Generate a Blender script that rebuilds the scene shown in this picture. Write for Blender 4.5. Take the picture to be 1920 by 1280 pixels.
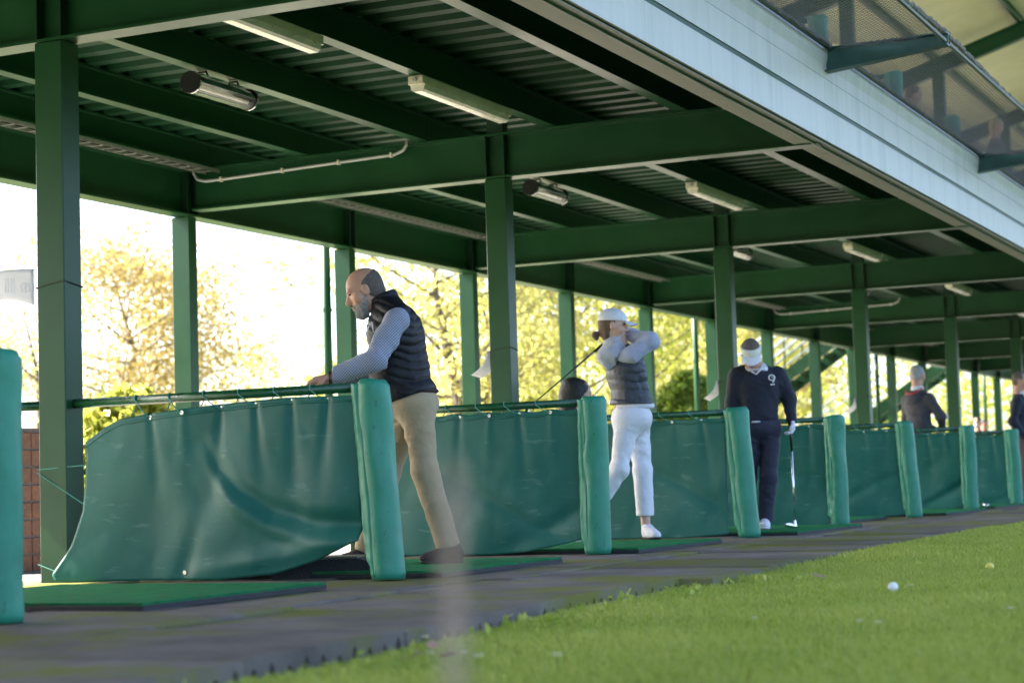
import bpy, math, random
import numpy as np
from mathutils import Vector, Matrix, noise
R_ = math.radians
random.seed(7); rng = np.random.default_rng(7)
for o in list(bpy.data.objects): bpy.data.objects.remove(o)
S = bpy.context.scene
COL = S.collection

# ------------------------------------------------------------------ camera
YAW, PITCH, ROLL, EYE = 0.4374, 0.07634, -0.03096, 0.427
Fv = Vector((math.cos(YAW)*math.cos(PITCH), math.sin(YAW)*math.cos(PITCH), math.sin(PITCH)))
Rv = Vector((math.sin(YAW), -math.cos(YAW), 0)); Uv = Rv.cross(Fv)
cr, sr = math.cos(ROLL), math.sin(ROLL)
R2 = cr*Rv + sr*Uv; U2 = -sr*Rv + cr*Uv
cam = bpy.data.cameras.new('camera'); camo = bpy.data.objects.new('camera', cam); COL.objects.link(camo)
m = Matrix.Identity(4)
for i in range(3): m[i][0], m[i][1], m[i][2] = R2[i], U2[i], -Fv[i]
m[2][3] = EYE; camo.matrix_world = m
cam.sensor_width = 36; cam.lens = 3581.7/1920*36; cam.clip_start = .05; cam.clip_end = 2000
cam.dof.use_dof = True; cam.dof.focus_distance = 11.2; cam.dof.aperture_fstop = 2.5; cam.dof.aperture_blades = 0
S.camera = camo
# ------------------------------------------------------------------ sky, sun, exposure
SUN_EL, SUN_AZ = R_(40), R_(94)          # azimuth from +X towards +Y: the sun stands behind the shelter
w = bpy.data.worlds.new('World'); S.world = w; w.use_nodes = True
nt = w.node_tree; bg = nt.nodes['Background']
sky = nt.nodes.new('ShaderNodeTexSky'); sky.sky_type = 'NISHITA'; sky.sun_disc = False
sky.sun_elevation = SUN_EL; sky.sun_rotation = math.pi/2 - SUN_AZ
sky.dust_density = 3.0; sky.air_density = .6; sky.ozone_density = 1.0
nt.links.new(sky.outputs[0], bg.inputs[0]); bg.inputs[1].default_value = 0.14
sl = bpy.data.lights.new('sun', 'SUN'); sl.energy = 4.2; sl.angle = R_(.5); sl.color = (1, .94, .84)
so = bpy.data.objects.new('sun', sl); COL.objects.link(so)
sd = Vector((math.cos(SUN_AZ)*math.cos(SUN_EL), math.sin(SUN_AZ)*math.cos(SUN_EL), math.sin(SUN_EL)))
so.rotation_euler = sd.to_track_quat('Z', 'Y').to_euler(); so.location = (12, 30, 30)
vs = S.view_settings; vs.view_transform = 'Standard'; vs.look = 'None'; vs.gamma = 1; vs.use_curve_mapping = False
vs.exposure = 2.75

# ------------------------------------------------------------------ materials
def mat(name, base, rough=.5, var=.2, scale=6, bump=0, bscale=60, metallic=0, spec=.5, col2=None, thr=(.45,.7), coat=0, trans=0, streak=None, sheen=0, bdist=.02, wcoord=False, objrnd=False, spots=None):
    mt = bpy.data.materials.new(name); mt.use_nodes = True
    n = mt.node_tree.nodes; l = mt.node_tree.links; b = n['Principled BSDF']
    b.inputs['Roughness'].default_value = rough; b.inputs['Metallic'].default_value = metallic
    b.inputs['Specular IOR Level'].default_value = spec
    b.inputs['Coat Weight'].default_value = coat; b.inputs['Coat Roughness'].default_value = .2
    b.inputs['Sheen Weight'].default_value = sheen
    tc = n.new('ShaderNodeTexCoord'); mp = n.new('ShaderNodeMapping'); l.new(tc.outputs['Object'], mp.inputs[0])
    if wcoord: ge = n.new('ShaderNodeNewGeometry'); l.new(ge.outputs['Position'], mp.inputs[0])
    if streak: mp.inputs['Scale'].default_value = streak
    nz = n.new('ShaderNodeTexNoise'); nz.inputs['Scale'].default_value = scale; nz.inputs['Detail'].default_value = 6; nz.inputs['Roughness'].default_value = .62
    l.new(mp.outputs[0], nz.inputs['Vector'])
    mr = n.new('ShaderNodeMapRange'); mr.inputs[3].default_value = 1-var; mr.inputs[4].default_value = 1+var
    mr.inputs[1].default_value = .25; mr.inputs[2].default_value = .75
    l.new(nz.outputs[0], mr.inputs[0])
    mx = n.new('ShaderNodeMix'); mx.data_type = 'RGBA'; mx.blend_type = 'MULTIPLY'; mx.inputs['Factor'].default_value = 1
    mx.inputs['A'].default_value = (*base, 1); l.new(mr.outputs[0], mx.inputs['B'])
    out = mx.outputs['Result']
    if col2:
        nz2 = n.new('ShaderNodeTexNoise'); nz2.inputs['Scale'].default_value = scale*.45; nz2.inputs['Detail'].default_value = 7; nz2.inputs['Roughness'].default_value = .7
        l.new(mp.outputs[0], nz2.inputs['Vector'])
        rp = n.new('ShaderNodeMapRange'); rp.inputs[1].default_value, rp.inputs[2].default_value = thr
        l.new(nz2.outputs[0], rp.inputs[0])
        m2 = n.new('ShaderNodeMix'); m2.data_type = 'RGBA'; l.new(rp.outputs[0], m2.inputs['Factor'])
        l.new(out, m2.inputs['A']); m2.inputs['B'].default_value = (*col2, 1); out = m2.outputs['Result']
    if spots:                                         # wear with a shape of its own: (colour, scale, threshold, strength, stretch)
        sc_, ss, st, sw, sx = spots; mp2 = n.new('ShaderNodeMapping'); l.new(mp.inputs[0].links[0].from_socket, mp2.inputs[0]); mp2.inputs['Scale'].default_value = sx
        n4 = n.new('ShaderNodeTexNoise'); n4.inputs['Scale'].default_value = ss; n4.inputs['Detail'].default_value = 5; n4.inputs['Roughness'].default_value = .6; l.new(mp2.outputs[0], n4.inputs['Vector'])
        r4 = n.new('ShaderNodeMapRange'); r4.inputs[1].default_value = st; r4.inputs[2].default_value = st+.06; r4.inputs[4].default_value = sw; l.new(n4.outputs[0], r4.inputs[0])
        m4 = n.new('ShaderNodeMix'); m4.data_type = 'RGBA'; l.new(r4.outputs[0], m4.inputs['Factor']); l.new(out, m4.inputs['A']); m4.inputs['B'].default_value = (*sc_, 1); out = m4.outputs['Result']
    if objrnd:
        oi = n.new('ShaderNodeObjectInfo'); om = n.new('ShaderNodeMapRange'); om.inputs[3].default_value = .78; om.inputs[4].default_value = 1.2; l.new(oi.outputs['Random'], om.inputs[0])
        m3 = n.new('ShaderNodeMix'); m3.data_type = 'RGBA'; m3.blend_type = 'MULTIPLY'; m3.inputs['Factor'].default_value = 1; l.new(out, m3.inputs['A']); l.new(om.outputs[0], m3.inputs['B']); out = m3.outputs['Result']
    l.new(out, b.inputs['Base Color'])
    rr = n.new('ShaderNodeMapRange'); rr.inputs[3].default_value = max(.03, rough-.1); rr.inputs[4].default_value = min(1, rough+.12)
    l.new(nz.outputs[0], rr.inputs[0]); l.new(rr.outputs[0], b.inputs['Roughness'])
    if bump:
        nb = n.new('ShaderNodeTexNoise'); nb.inputs['Scale'].default_value = bscale; nb.inputs['Detail'].default_value = 4
        l.new(mp.outputs[0], nb.inputs['Vector'])
        bp = n.new('ShaderNodeBump'); bp.inputs['Strength'].default_value = bump; bp.inputs['Distance'].default_value = bdist
        l.new(nb.outputs[0], bp.inputs['Height']); l.new(bp.outputs[0], b.inputs['Normal'])
    if trans:
        tr = n.new('ShaderNodeBsdfTranslucent'); l.new(out, tr.inputs[0]); ms = n.new('ShaderNodeMixShader'); ms.inputs[0].default_value = trans
        o = n['Material Output']; l.new(b.outputs[0], ms.inputs[1]); l.new(tr.outputs[0], ms.inputs[2]); l.new(ms.outputs[0], o.inputs[0])
    return mt
def leafmat(name, c1, c2, trans=.5, rough=.55):
    mt = bpy.data.materials.new(name); mt.use_nodes = True
    n = mt.node_tree.nodes; l = mt.node_tree.links; b = n['Principled BSDF']; b.inputs['Roughness'].default_value = rough
    at = n.new('ShaderNodeAttribute'); at.attribute_name = 'rnd'
    mx = n.new('ShaderNodeMix'); mx.data_type = 'RGBA'; l.new(at.outputs['Fac'], mx.inputs['Factor'])
    mx.inputs['A'].default_value = (*c1, 1); mx.inputs['B'].default_value = (*c2, 1)
    l.new(mx.outputs['Result'], b.inputs['Base Color'])
    tr = n.new('ShaderNodeBsdfTranslucent'); l.new(mx.outputs['Result'], tr.inputs[0])
    ms = n.new('ShaderNodeMixShader'); ms.inputs[0].default_value = trans
    l.new(b.outputs[0], ms.inputs[1]); l.new(tr.outputs[0], ms.inputs[2]); l.new(ms.outputs[0], n['Material Output'].inputs[0])
    return mt
def checkmat(name, a, b_, pitch):
    mt = mat(name, a, .8, .12, 12, .25, 90, sheen=.2)
    n = mt.node_tree.nodes; l = mt.node_tree.links; b = n['Principled BSDF']
    tc = [x for x in n if x.type == 'TEX_COORD'][0]
    sp = n.new('ShaderNodeSeparateXYZ'); l.new(tc.outputs['Object'], sp.inputs[0])
    def stripe(o):
        mu = n.new('ShaderNodeMath'); mu.operation = 'MULTIPLY'; mu.inputs[1].default_value = 1/pitch; l.new(o, mu.inputs[0])
        fr = n.new('ShaderNodeMath'); fr.operation = 'FRACT'; l.new(mu.outputs[0], fr.inputs[0])
        g = n.new('ShaderNodeMath'); g.operation = 'GREATER_THAN'; g.inputs[1].default_value = .5; l.new(fr.outputs[0], g.inputs[0]); return g.outputs[0]
    ad = n.new('ShaderNodeMath'); ad.operation = 'ADD'; l.new(sp.outputs['X'], ad.inputs[0]); l.new(sp.outputs['Z'], ad.inputs[1])
    su = n.new('ShaderNodeMath'); su.operation = 'SUBTRACT'; l.new(sp.outputs['X'], su.inputs[0]); l.new(sp.outputs['Z'], su.inputs[1])
    a1 = stripe(ad.outputs[0]); a2 = stripe(su.outputs[0])
    mm = n.new('ShaderNodeMath'); mm.operation = 'ADD'; l.new(a1, mm.inputs[0]); l.new(a2, mm.inputs[1])
    hf = n.new('ShaderNodeMath'); hf.operation = 'MULTIPLY'; hf.inputs[1].default_value = .5; l.new(mm.outputs[0], hf.inputs[0])
    old = b.inputs['Base Color'].links[0].from_socket
    mx = n.new('ShaderNodeMix'); mx.data_type = 'RGBA'; l.new(hf.outputs[0], mx.inputs['Factor']); l.new(old, mx.inputs['A']); mx.inputs['B'].default_value = (*b_, 1)
    l.new(mx.outputs['Result'], b.inputs['Base Color']); return mt
M = {}
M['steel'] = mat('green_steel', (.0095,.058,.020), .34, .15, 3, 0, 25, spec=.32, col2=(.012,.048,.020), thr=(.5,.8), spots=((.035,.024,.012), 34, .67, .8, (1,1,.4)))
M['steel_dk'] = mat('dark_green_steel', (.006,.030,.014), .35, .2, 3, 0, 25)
M['rail'] = mat('rail_paint', (.012,.085,.03), .28, .3, 14, .15, 60, coat=.3, col2=(.09,.05,.025), thr=(.62,.72))
M['deckm'] = mat('deck_sheet', (.007,.040,.015), .5, .2, 4, 0, 20, spec=.09, col2=(.010,.030,.014), thr=(.5,.75))
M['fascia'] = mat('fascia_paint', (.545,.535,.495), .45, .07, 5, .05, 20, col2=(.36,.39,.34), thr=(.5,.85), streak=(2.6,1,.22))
M['tarp'] = mat('tarpaulin_sheet', (.010,.112,.085), .45, .14, 4, .10, 12, spec=.35, col2=(.035,.14,.115), thr=(.52,.85), spots=((.085,.19,.165), 16, .62, .55, (1,.35,1.6)))
M['pad'] = mat('pad_vinyl', (.026,.225,.135), .42, .16, 6, .22, 12, spec=.4, spots=((.02,.10,.06), 26, .63, .7, (1,1,.6)), col2=(.05,.19,.11), thr=(.58,.85))
M['cord'] = mat('teal_cord', (.05,.26,.20), .6, .1)
M['metal'] = mat('bright_metal', (.75,.72,.66), .25, .1, metallic=.9)
M['chrome'] = mat('chrome', (.8,.8,.82), .15, .05, metallic=1)
M['dark'] = mat('black_plastic', (.012,.012,.013), .35, .2)
M['rubber'] = mat('rubber_crumb', (.155,.135,.114), .9, .4, 2.6, .35, 150, spec=.06, col2=(.150,.155,.04), thr=(.47,.60), objrnd=True, spots=((.34,.31,.26), 120, .68, .8, (1,1,1)), bdist=.006, wcoord=True)
M['rubber_dk'] = mat('black_rubber', (.018,.018,.02), .7, .3, 8, .4, 90)
M['concrete'] = mat('pale_concrete', (.32,.30,.27), .85, .15, 3, .3, 60)
M['turf'] = mat('tee_turf', (.020,.165,.058), .95, .3, 14, .9, 350, spec=.05, bdist=.006, spots=((.06,.13,.055), 9, .56, .7, (1,1,1)))
M['lamp'] = mat('lamp_body', (.70,.66,.50), .45, .1, 8)
M['diff'] = mat('lamp_diffuser', (.80,.78,.68), .25, .1, 8, coat=.3)
M['pvc'] = mat('grey_conduit', (.42,.44,.42), .45, .1)
M['galv'] = mat('galvanised', (.5,.5,.46), .4, .2, 20, metallic=.7)
M['cream'] = mat('cream_ceiling', (.60,.55,.35), .6, .1, 2)
M['soffit'] = mat('soffit_glow_beige', (.20,.20,.15), .5, .2, 8)  # beige glow of light bounced off the ground, painted under the front flange
M['outrig'] = mat('outrigger_paint', (.03,.085,.075), .4, .2, 8)
M['rail_sunlit'] = mat('sunlit_rail_tone', (.6,.62,.58), .4, .1, 8)  # white sun glare on the stair handrails, put into their colour
M['grass_s'] = mat('flower_stem', (.08,.2,.03), .6, .1, 8)
M['visor'] = mat('cream_cotton', (.72,.70,.60), .8, .05, 12, .2, 60)
M['hairblond'] = mat('fair_hair', (.36,.25,.12), .6, .3, 40, .7, 100)
M['net'] = mat('net_cord', (.15,.135,.12), .8, .25, 30)
M['rope'] = mat('net_rope', (.19,.17,.14), .9, .35, 40, .5, 90)
M['paper'] = mat('white_paper', (.82,.82,.86), .6, .03, trans=.3)
M['print'] = mat('grey_print', (.66,.66,.72), .6, .03)
M['wire'] = mat('dark_wire', (.015,.015,.015), .5, .1)
M['brick'] = mat('orange_brick', (.22,.10,.055), .85, .3, 12, .5, 80, col2=(.14,.08,.05))
M['mortar'] = mat('grey_mortar', (.15,.12,.10), .9, .2, 20, .3)
M['ground'] = mat('meadow_soil', (.085,.15,.03), .9, .35, 3, .6, 60, col2=(.11,.13,.04))
M['gravel'] = mat('pale_gravel', (.40,.36,.29), .9, .25, 9, .6, 90)
M['white'] = mat('white_gloss', (.8,.8,.78), .3, .04)
M['yellow'] = mat('yellow_gloss', (.75,.62,.12), .35, .04)
M['bark'] = mat('grey_bark', (.13,.10,.07), .9, .35, 9, .7, 40)
M['wallc'] = mat('cream_wall', (.55,.5,.42), .8, .1)
M['roofg'] = mat('grey_roof', (.2,.19,.18), .8, .2)
M['petal'] = mat('white_petal', (.8,.8,.78), .6, .03)
M['deadleaf'] = mat('dead_leaf', (.42,.27,.2), .7, .3, 20, trans=.2)
M['straw'] = mat('dry_straw', (.50,.38,.28), .8, .2, 20, trans=.1)
M['grass'] = leafmat('grass_blade', (.22,.34,.025), (.50,.54,.11), .48, .5)
M['lf_y'] = leafmat('leaf_yellow', (.48,.41,.13), (.36,.37,.12), .58)
M['lf_o'] = leafmat('leaf_ochre', (.42,.31,.085), (.34,.27,.11), .55)
M['lf_g'] = leafmat('leaf_olive', (.24,.30,.05), (.46,.43,.07), .6)
M['lf_c'] = leafmat('leaf_conifer', (.09,.18,.02), (.22,.28,.04), .45)
# people
M['skin'] = mat('skin', (.50,.27,.185), .5, .1, 20, .08, 120); M['skin2'] = mat('skin_fair', (.55,.33,.24), .5, .08, 20, .08, 120)
M['skin'].node_tree.nodes['Principled BSDF'].inputs['Subsurface Weight'].default_value = .08
M['vest'] = mat('black_quilt', (.008,.008,.011), .55, .2, 10, .25, 30, spec=.3)
M['vest2'] = mat('slate_quilt', (.035,.042,.056), .5, .15, 10, .25, 30)
M['chino'] = mat('beige_chino', (.38,.285,.16), .8, .1, 12, .3, 30, sheen=.2)
M['shirt'] = checkmat('checked_shirt', (.42,.45,.55), (.08,.09,.14), .016)
M['knit'] = mat('lilac_jersey', (.36,.38,.50), .8, .08, 14, .3, 40, sheen=.3)
M['hoodl'] = mat('pale_grey_jersey', (.42,.43,.48), .85, .1, 14, .4, 30, sheen=.3)
M['whitecl'] = mat('white_cotton', (.68,.68,.72), .75, .04, 10, .35, 26, sheen=.2)
M['navy'] = mat('navy_knit', (.008,.011,.024), .8, .2, 20, .3, 60, sheen=.08)
M['navy2'] = mat('navy_trouser', (.012,.014,.034), .7, .15, 12, .3, 26, sheen=.05)
M['brownshoe'] = mat('brown_suede', (.035,.022,.02), .85, .2); M['sole'] = mat('dark_sole', (.02,.02,.02), .7, .1)
M['hairgrey'] = mat('grey_hair', (.135,.11,.09), .75, .35, 60, .8, 160); M['beard'] = mat('white_beard', (.40,.375,.35), .85, .6, 80, 1, 200)
M['hairbrown'] = mat('brown_hair', (.12,.07,.042), .6, .35, 30, .8, 90); M['hairblack'] = mat('black_hair', (.012,.009,.008), .45, .3, 30, .7, 90)
M['hairsilver'] = mat('silver_hair', (.36,.35,.34), .6, .3, 40, .8, 110)
M['eye'] = mat('eye_dark', (.02,.015,.012), .2, .1); M['lip'] = mat('lip', (.42,.16,.13), .5, .1); M['mask'] = mat('face_mask', (.7,.74,.78), .8, .05)
M['grey_hood'] = mat('charcoal_fleece', (.05,.05,.058), .85, .2, 16, .4, 40); M['red'] = mat('red_trim', (.5,.05,.04), .7, .1)
M['brownpants'] = mat('brown_trouser', (.16,.105,.075), .8, .15); M['gold'] = mat('gold', (.8,.55,.2), .25, .05, metallic=1)
M['plum'] = mat('plum_jacket', (.05,.03,.045), .8, .15)
# translucent vinyl of the tarpaulin: a little light comes through
# ------------------------------------------------------------------ mesh helpers
ROOTM = {}
def thing(name, label, cat, loc=(0,0,0), rotz=0, group=None):
    o = bpy.data.objects.new(name, None); COL.objects.link(o); o.empty_display_size = .2
    o.location = loc; o.rotation_euler = (0,0,rotz); o['label'] = label; o['category'] = cat
    if group: o['group'] = group
    ROOTM[o.name] = (Matrix.Translation(loc) @ Matrix.Rotation(rotz, 4, 'Z')).inverted()
    return o
def tag(o, label, cat, group=None):
    o['label'] = label; o['category'] = cat
    if group: o['group'] = group
    return o
def rootinv(p):
    while p is not None:
        if p.name in ROOTM: return ROOTM[p.name]
        p = p.parent
    return Matrix.Identity(4)
def link(name, me, mt, parent=None):
    o = bpy.data.objects.new(name, me); COL.objects.link(o)
    if mt is not None and len(me.materials) == 0: me.materials.append(mt)
    if parent is not None: o.parent = parent
    return o
class MB:
    def __init__(s): s.v = []; s.f = []
    def add(s, vs, fs):
        b = len(s.v); s.v += [tuple(x) for x in vs]; s.f += [tuple(i+b for i in f) for f in fs]; return s
    def box(s, a, b):
        x0,y0,z0 = a; x1,y1,z1 = b
        return s.add([(x0,y0,z0),(x1,y0,z0),(x1,y1,z0),(x0,y1,z0),(x0,y0,z1),(x1,y0,z1),(x1,y1,z1),(x0,y1,z1)],
                     [(0,3,2,1),(4,5,6,7),(0,1,5,4),(1,2,6,5),(2,3,7,6),(3,0,4,7)])
    def bbox(s, a, b, c=.01):                       # box with chamfered vertical and top edges
        x0,y0,z0 = a; x1,y1,z1 = b
        def ring(d, z): return [(x0+d,y0+d+c,z),(x0+d+c,y0+d,z),(x1-d-c,y0+d,z),(x1-d,y0+d+c,z),(x1-d,y1-d-c,z),(x1-d-c,y1-d,z),(x0+d+c,y1-d,z),(x0+d,y1-d-c,z)]
        vs = ring(0,z0)+ring(0,z1-c)+ring(c*.8,z1)
        fs = [tuple(range(7,-1,-1)), tuple(range(16,24))]
        for r in (0,8):
            for i in range(8): fs.append((r+i, r+(i+1)%8, r+8+(i+1)%8, r+8+i))
        return s.add(vs, fs)
    def prism(s, poly, p0, ex, ey, ez):             # polygon in ex/ey plane, extruded by ez
        p0, ex, ey, ez = map(Vector, (p0, ex, ey, ez)); n = len(poly)
        vs = [p0+ex*a+ey*b for a,b in poly]; vs += [v+ez for v in vs]
        fs = [tuple(range(n-1,-1,-1)), tuple(range(n,2*n))]+[(i,(i+1)%n,n+(i+1)%n,n+i) for i in range(n)]
        return s.add(vs, fs)
    def tube(s, pts, r, seg=8, cap=True):
        pts = [Vector(p) for p in pts]; n = len(pts)
        rs = r if isinstance(r, (list,tuple)) else [r]*n
        vs = []; prev = None
        for i,p in enumerate(pts):
            d = (pts[min(i+1,n-1)]-pts[max(i-1,0)]).normalized()
            if prev is None:
                a = d.orthogonal().normalized()
            else:
                a = (prev - d*prev.dot(d)); a = a.normalized() if a.length > 1e-6 else d.orthogonal().normalized()
            prev = a; b = d.cross(a)
            vs += [p+(a*math.cos(t)+b*math.sin(t))*rs[i] for t in (2*math.pi*k/seg for k in range(seg))]
        fs = []
        for i in range(n-1):
            for k in range(seg): fs.append((i*seg+k, i*seg+(k+1)%seg, (i+1)*seg+(k+1)%seg, (i+1)*seg+k))
        if cap: fs += [tuple(range(seg-1,-1,-1)), tuple(range((n-1)*seg, n*seg))]
        return s.add(vs, fs)
    def grid(s, fn, nu, nv):
        vs = [fn(i/nu, j/nv) for j in range(nv+1) for i in range(nu+1)]
        fs = [(j*(nu+1)+i, j*(nu+1)+i+1, (j+1)*(nu+1)+i+1, (j+1)*(nu+1)+i) for j in range(nv) for i in range(nu)]
        return s.add(vs, fs)
    def build(s, name, mt, parent=None, smooth=False, local=False):
        me = bpy.data.meshes.new(name)
        vs = s.v
        if parent is not None and not local:
            mi = rootinv(parent); vs = [tuple(mi @ Vector(v)) for v in vs]
        me.from_pydata(vs, [], s.f); me.update()
        if smooth: me.polygons.foreach_set('use_smooth', [True]*len(me.polygons))
        return link(name, me, M[mt] if isinstance(mt, str) else mt, parent)
def npmesh(name, v, f, mt, parent=None, rnd=None, smooth=True):
    me = bpy.data.meshes.new(name); v = np.asarray(v, np.float32); f = np.asarray(f, np.int32); k = f.shape[1]
    me.vertices.add(len(v)); me.vertices.foreach_set('co', v.ravel())
    me.loops.add(f.size); me.loops.foreach_set('vertex_index', f.ravel())
    me.polygons.add(len(f)); me.polygons.foreach_set('loop_start', np.arange(0, f.size, k, dtype=np.int32))
    me.update(calc_edges=True)
    if smooth: me.polygons.foreach_set('use_smooth', np.ones(len(f), bool))
    if rnd is not None:
        at = me.attributes.new('rnd', 'FLOAT', 'POINT'); at.data.foreach_set('value', np.asarray(rnd, np.float32))
    return link(name, me, M[mt] if isinstance(mt, str) else mt, parent)
def struct(o): o['kind'] = 'structure'; return o
def stuff(o): o['kind'] = 'stuff'; return o
def ibeam(p0, p1, h, wd, tw=.012, tf=.016):         # bottom centre line p0 -> p1, horizontal or sloping
    p0, p1 = Vector(p0), Vector(p1); d = p1-p0; s_ = Vector((-d.y, d.x, 0)).normalized(); u = d.normalized().cross(s_); u = u if u.z > 0 else -u
    a, b = wd/2, tw/2
    poly = [(-a,0),(a,0),(a,tf),(b,tf),(b,h-tf),(a,h-tf),(a,h),(-a,h),(-a,h-tf),(-b,h-tf),(-b,tf),(-a,tf)]
    return MB().prism(poly, p0, s_, u, d)
# ------------------------------------------------------------------ dimensions
X1, BAY, POSTY, COLY, BACKY = 8.225, 5.56, 4.6, 6.52, 9.55
FR = list(range(-3, 9))                              # frames of the shelter
CX = {i: X1+BAY*i for i in FR}
X_L, X_R = CX[-3]-.6, CX[8]+.6
# ------------------------------------------------------------------ ground
def edge_y(x): return float(np.interp(x, [0,3.5,4.28,4.84,5.56,6.76,8.08,8.3,8.32,8.7,10.3,12.6,17.8,30], [2.7,2.8,2.84,2.85,2.92,3.04,3.13,3.14,2.93,2.94,3.03,3.07,3.2,3.4]))
def ground_z(x, y): return -.066 + .012*noise.noise(Vector((x*.9, y*.9, 3)))*max(0,min(1,(edge_y(x)-y)*2)) + .028*max(0,min(1,(x-8.8)/3)) - (.016 if y > edge_y(x)-.12 and x < 9.5 else 0)
struct(MB().box((-120,-200,-.5),(400,400,-.085)).build('ground', 'ground'))
def lawn(u, v):
    x = -3+33*u; e = edge_y(x)-.02; y = -6+(e+6)*v; return (x, y, ground_z(x, y))
struct(MB().grid(lawn, 66, 20).build('lawn', 'ground', smooth=True))
struct(MB().box((X_L-3, 3.6, -.08),(X_R+2, 9.9, -.047)).build('floor_slab', 'concrete'))
struct(MB().box((X_L-10, 9.95, -.08),(X_R+12, 13.4, -.06)).build('gravel_path', 'gravel'))
# rubber tiles, one object each; the front row shows the grooved underside
rf = thing('rubber_floor', '', ''); del rf['label'], rf['category']; rf['kind'] = 'structure'
TH = .064
def front_profile():
    p = [(.004,0)]; n = 10
    for k in range(n):
        c = (k+.5)/n; hn = .034+.010*math.sin(k*2.3); p += [(c-.017,0),(c-.012,hn*.6),(c-.003,hn),(c+.003,hn),(c+.012,hn*.6),(c+.017,0)]
    p += [(.996,0),(.996,TH-.006),(.99,TH),(.01,TH),(.004,TH-.006)]
    return p
fp = front_profile()
me_front = None; me_in = None
mbf = MB().prism(fp, (0,0,0), (1,0,0), (0,0,1), (0,.996,0)); mbi = MB().bbox((.003,.003,0),(.997,.997,TH), .005)
for ix in range(0, 34):
    for iy in range(0, 4):
        x = 1.325 + ix; y0 = edge_y(x)
        if ix > 20 and iy > 2: continue
        if iy == 0:
            if me_front is None: o = mbf.build('rubber_tile', 'rubber', rf); me_front = o.data
            else: o = link('rubber_tile', me_front, None, rf)
        else:
            if me_in is None: o = mbi.build('rubber_tile', 'rubber', rf); me_in = o.data
            else: o = link('rubber_tile', me_in, None, rf)
        sl_ = (edge_y(x+.98)-edge_y(x+.02)) if iy == 0 else .03
        jz = random.uniform(-.004,.003) - (.006 if iy == 0 else 0)
        o.location = (x, y0+iy+random.uniform(-.012,.012), -TH+jz)
        o.rotation_euler = (random.uniform(-.006,.004), random.uniform(-.004,.004), math.atan(sl_)*(1 if iy == 0 else .4)+random.uniform(-.004,.004))
# concrete kerb stones peeping out under the tiles
for x in (3.55, 6.95, 7.57):
    e = edge_y(x+.3)
    kb = tag(MB().bbox((0,0,0),(.6,.1,.07), .008).build('kerb_stone', 'concrete'), 'grey concrete kerb stone half buried in grass under the rubber floor edge', 'kerb', 'kerb stones along the rubber floor')
    kb.location = (x, e-.075, -.128+random.uniform(-.003,.003)); kb.rotation_euler = (0,0,.04)
# ------------------------------------------------------------------ the shelter
B = thing('driving_range_shelter', 'two-storey green steel driving range shelter with pale fascia', 'shelter', (X1, COLY, 0))
for i in FR:
    cx = CX[i]
    c = MB().bbox((cx-.075,6.43,-.046),(cx+.075,6.612,2.902), .006).build('column', 'steel', B)
    if -1 < i < 5:                                   # a twist of dark wire that holds the paper sign
        z = [1.6,1.545,1.5,1.49,1.48][i]; e = .004
        MB().tube([(cx-.079,6.62,z-.03),(cx-.079,6.52,z-.012),(cx-.079,6.428,z),(cx-.03,6.426,z-.008),(cx+.079,6.426,z-.024),(cx+.079,6.616,z-.03),(cx-.079,6.62,z-.03)], .0035, 5).build('wire_tie', 'wire', c)
    b = ibeam((cx,3.86,2.905),(cx,9.44,2.905),.362,.15).build('main_beam', 'steel', B)
    for sx in (-1,1):                                # stiffeners over the column
        for y in (6.44,6.60):
            MB().box((cx+sx*.007 if sx>0 else cx-.072, y-.006, 2.922),(cx+.072 if sx>0 else cx-.007, y+.006, 3.25)).build('stiffener', 'steel_dk', b)
    MB().box((cx-.05,6.45,3.27),(cx+.05,6.59,3.50)).build('packer', 'steel_dk', b)
    # back column and intermediate back column
    for x in ([cx, cx+BAY/2] if i < 8 else [cx]):
        MB().bbox((x-.06,9.48,-.046),(x+.06,9.66,2.862), .005).build('back_column', 'steel', B)
JY = [8.31, 7.17, 6.03, 4.92]
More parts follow.
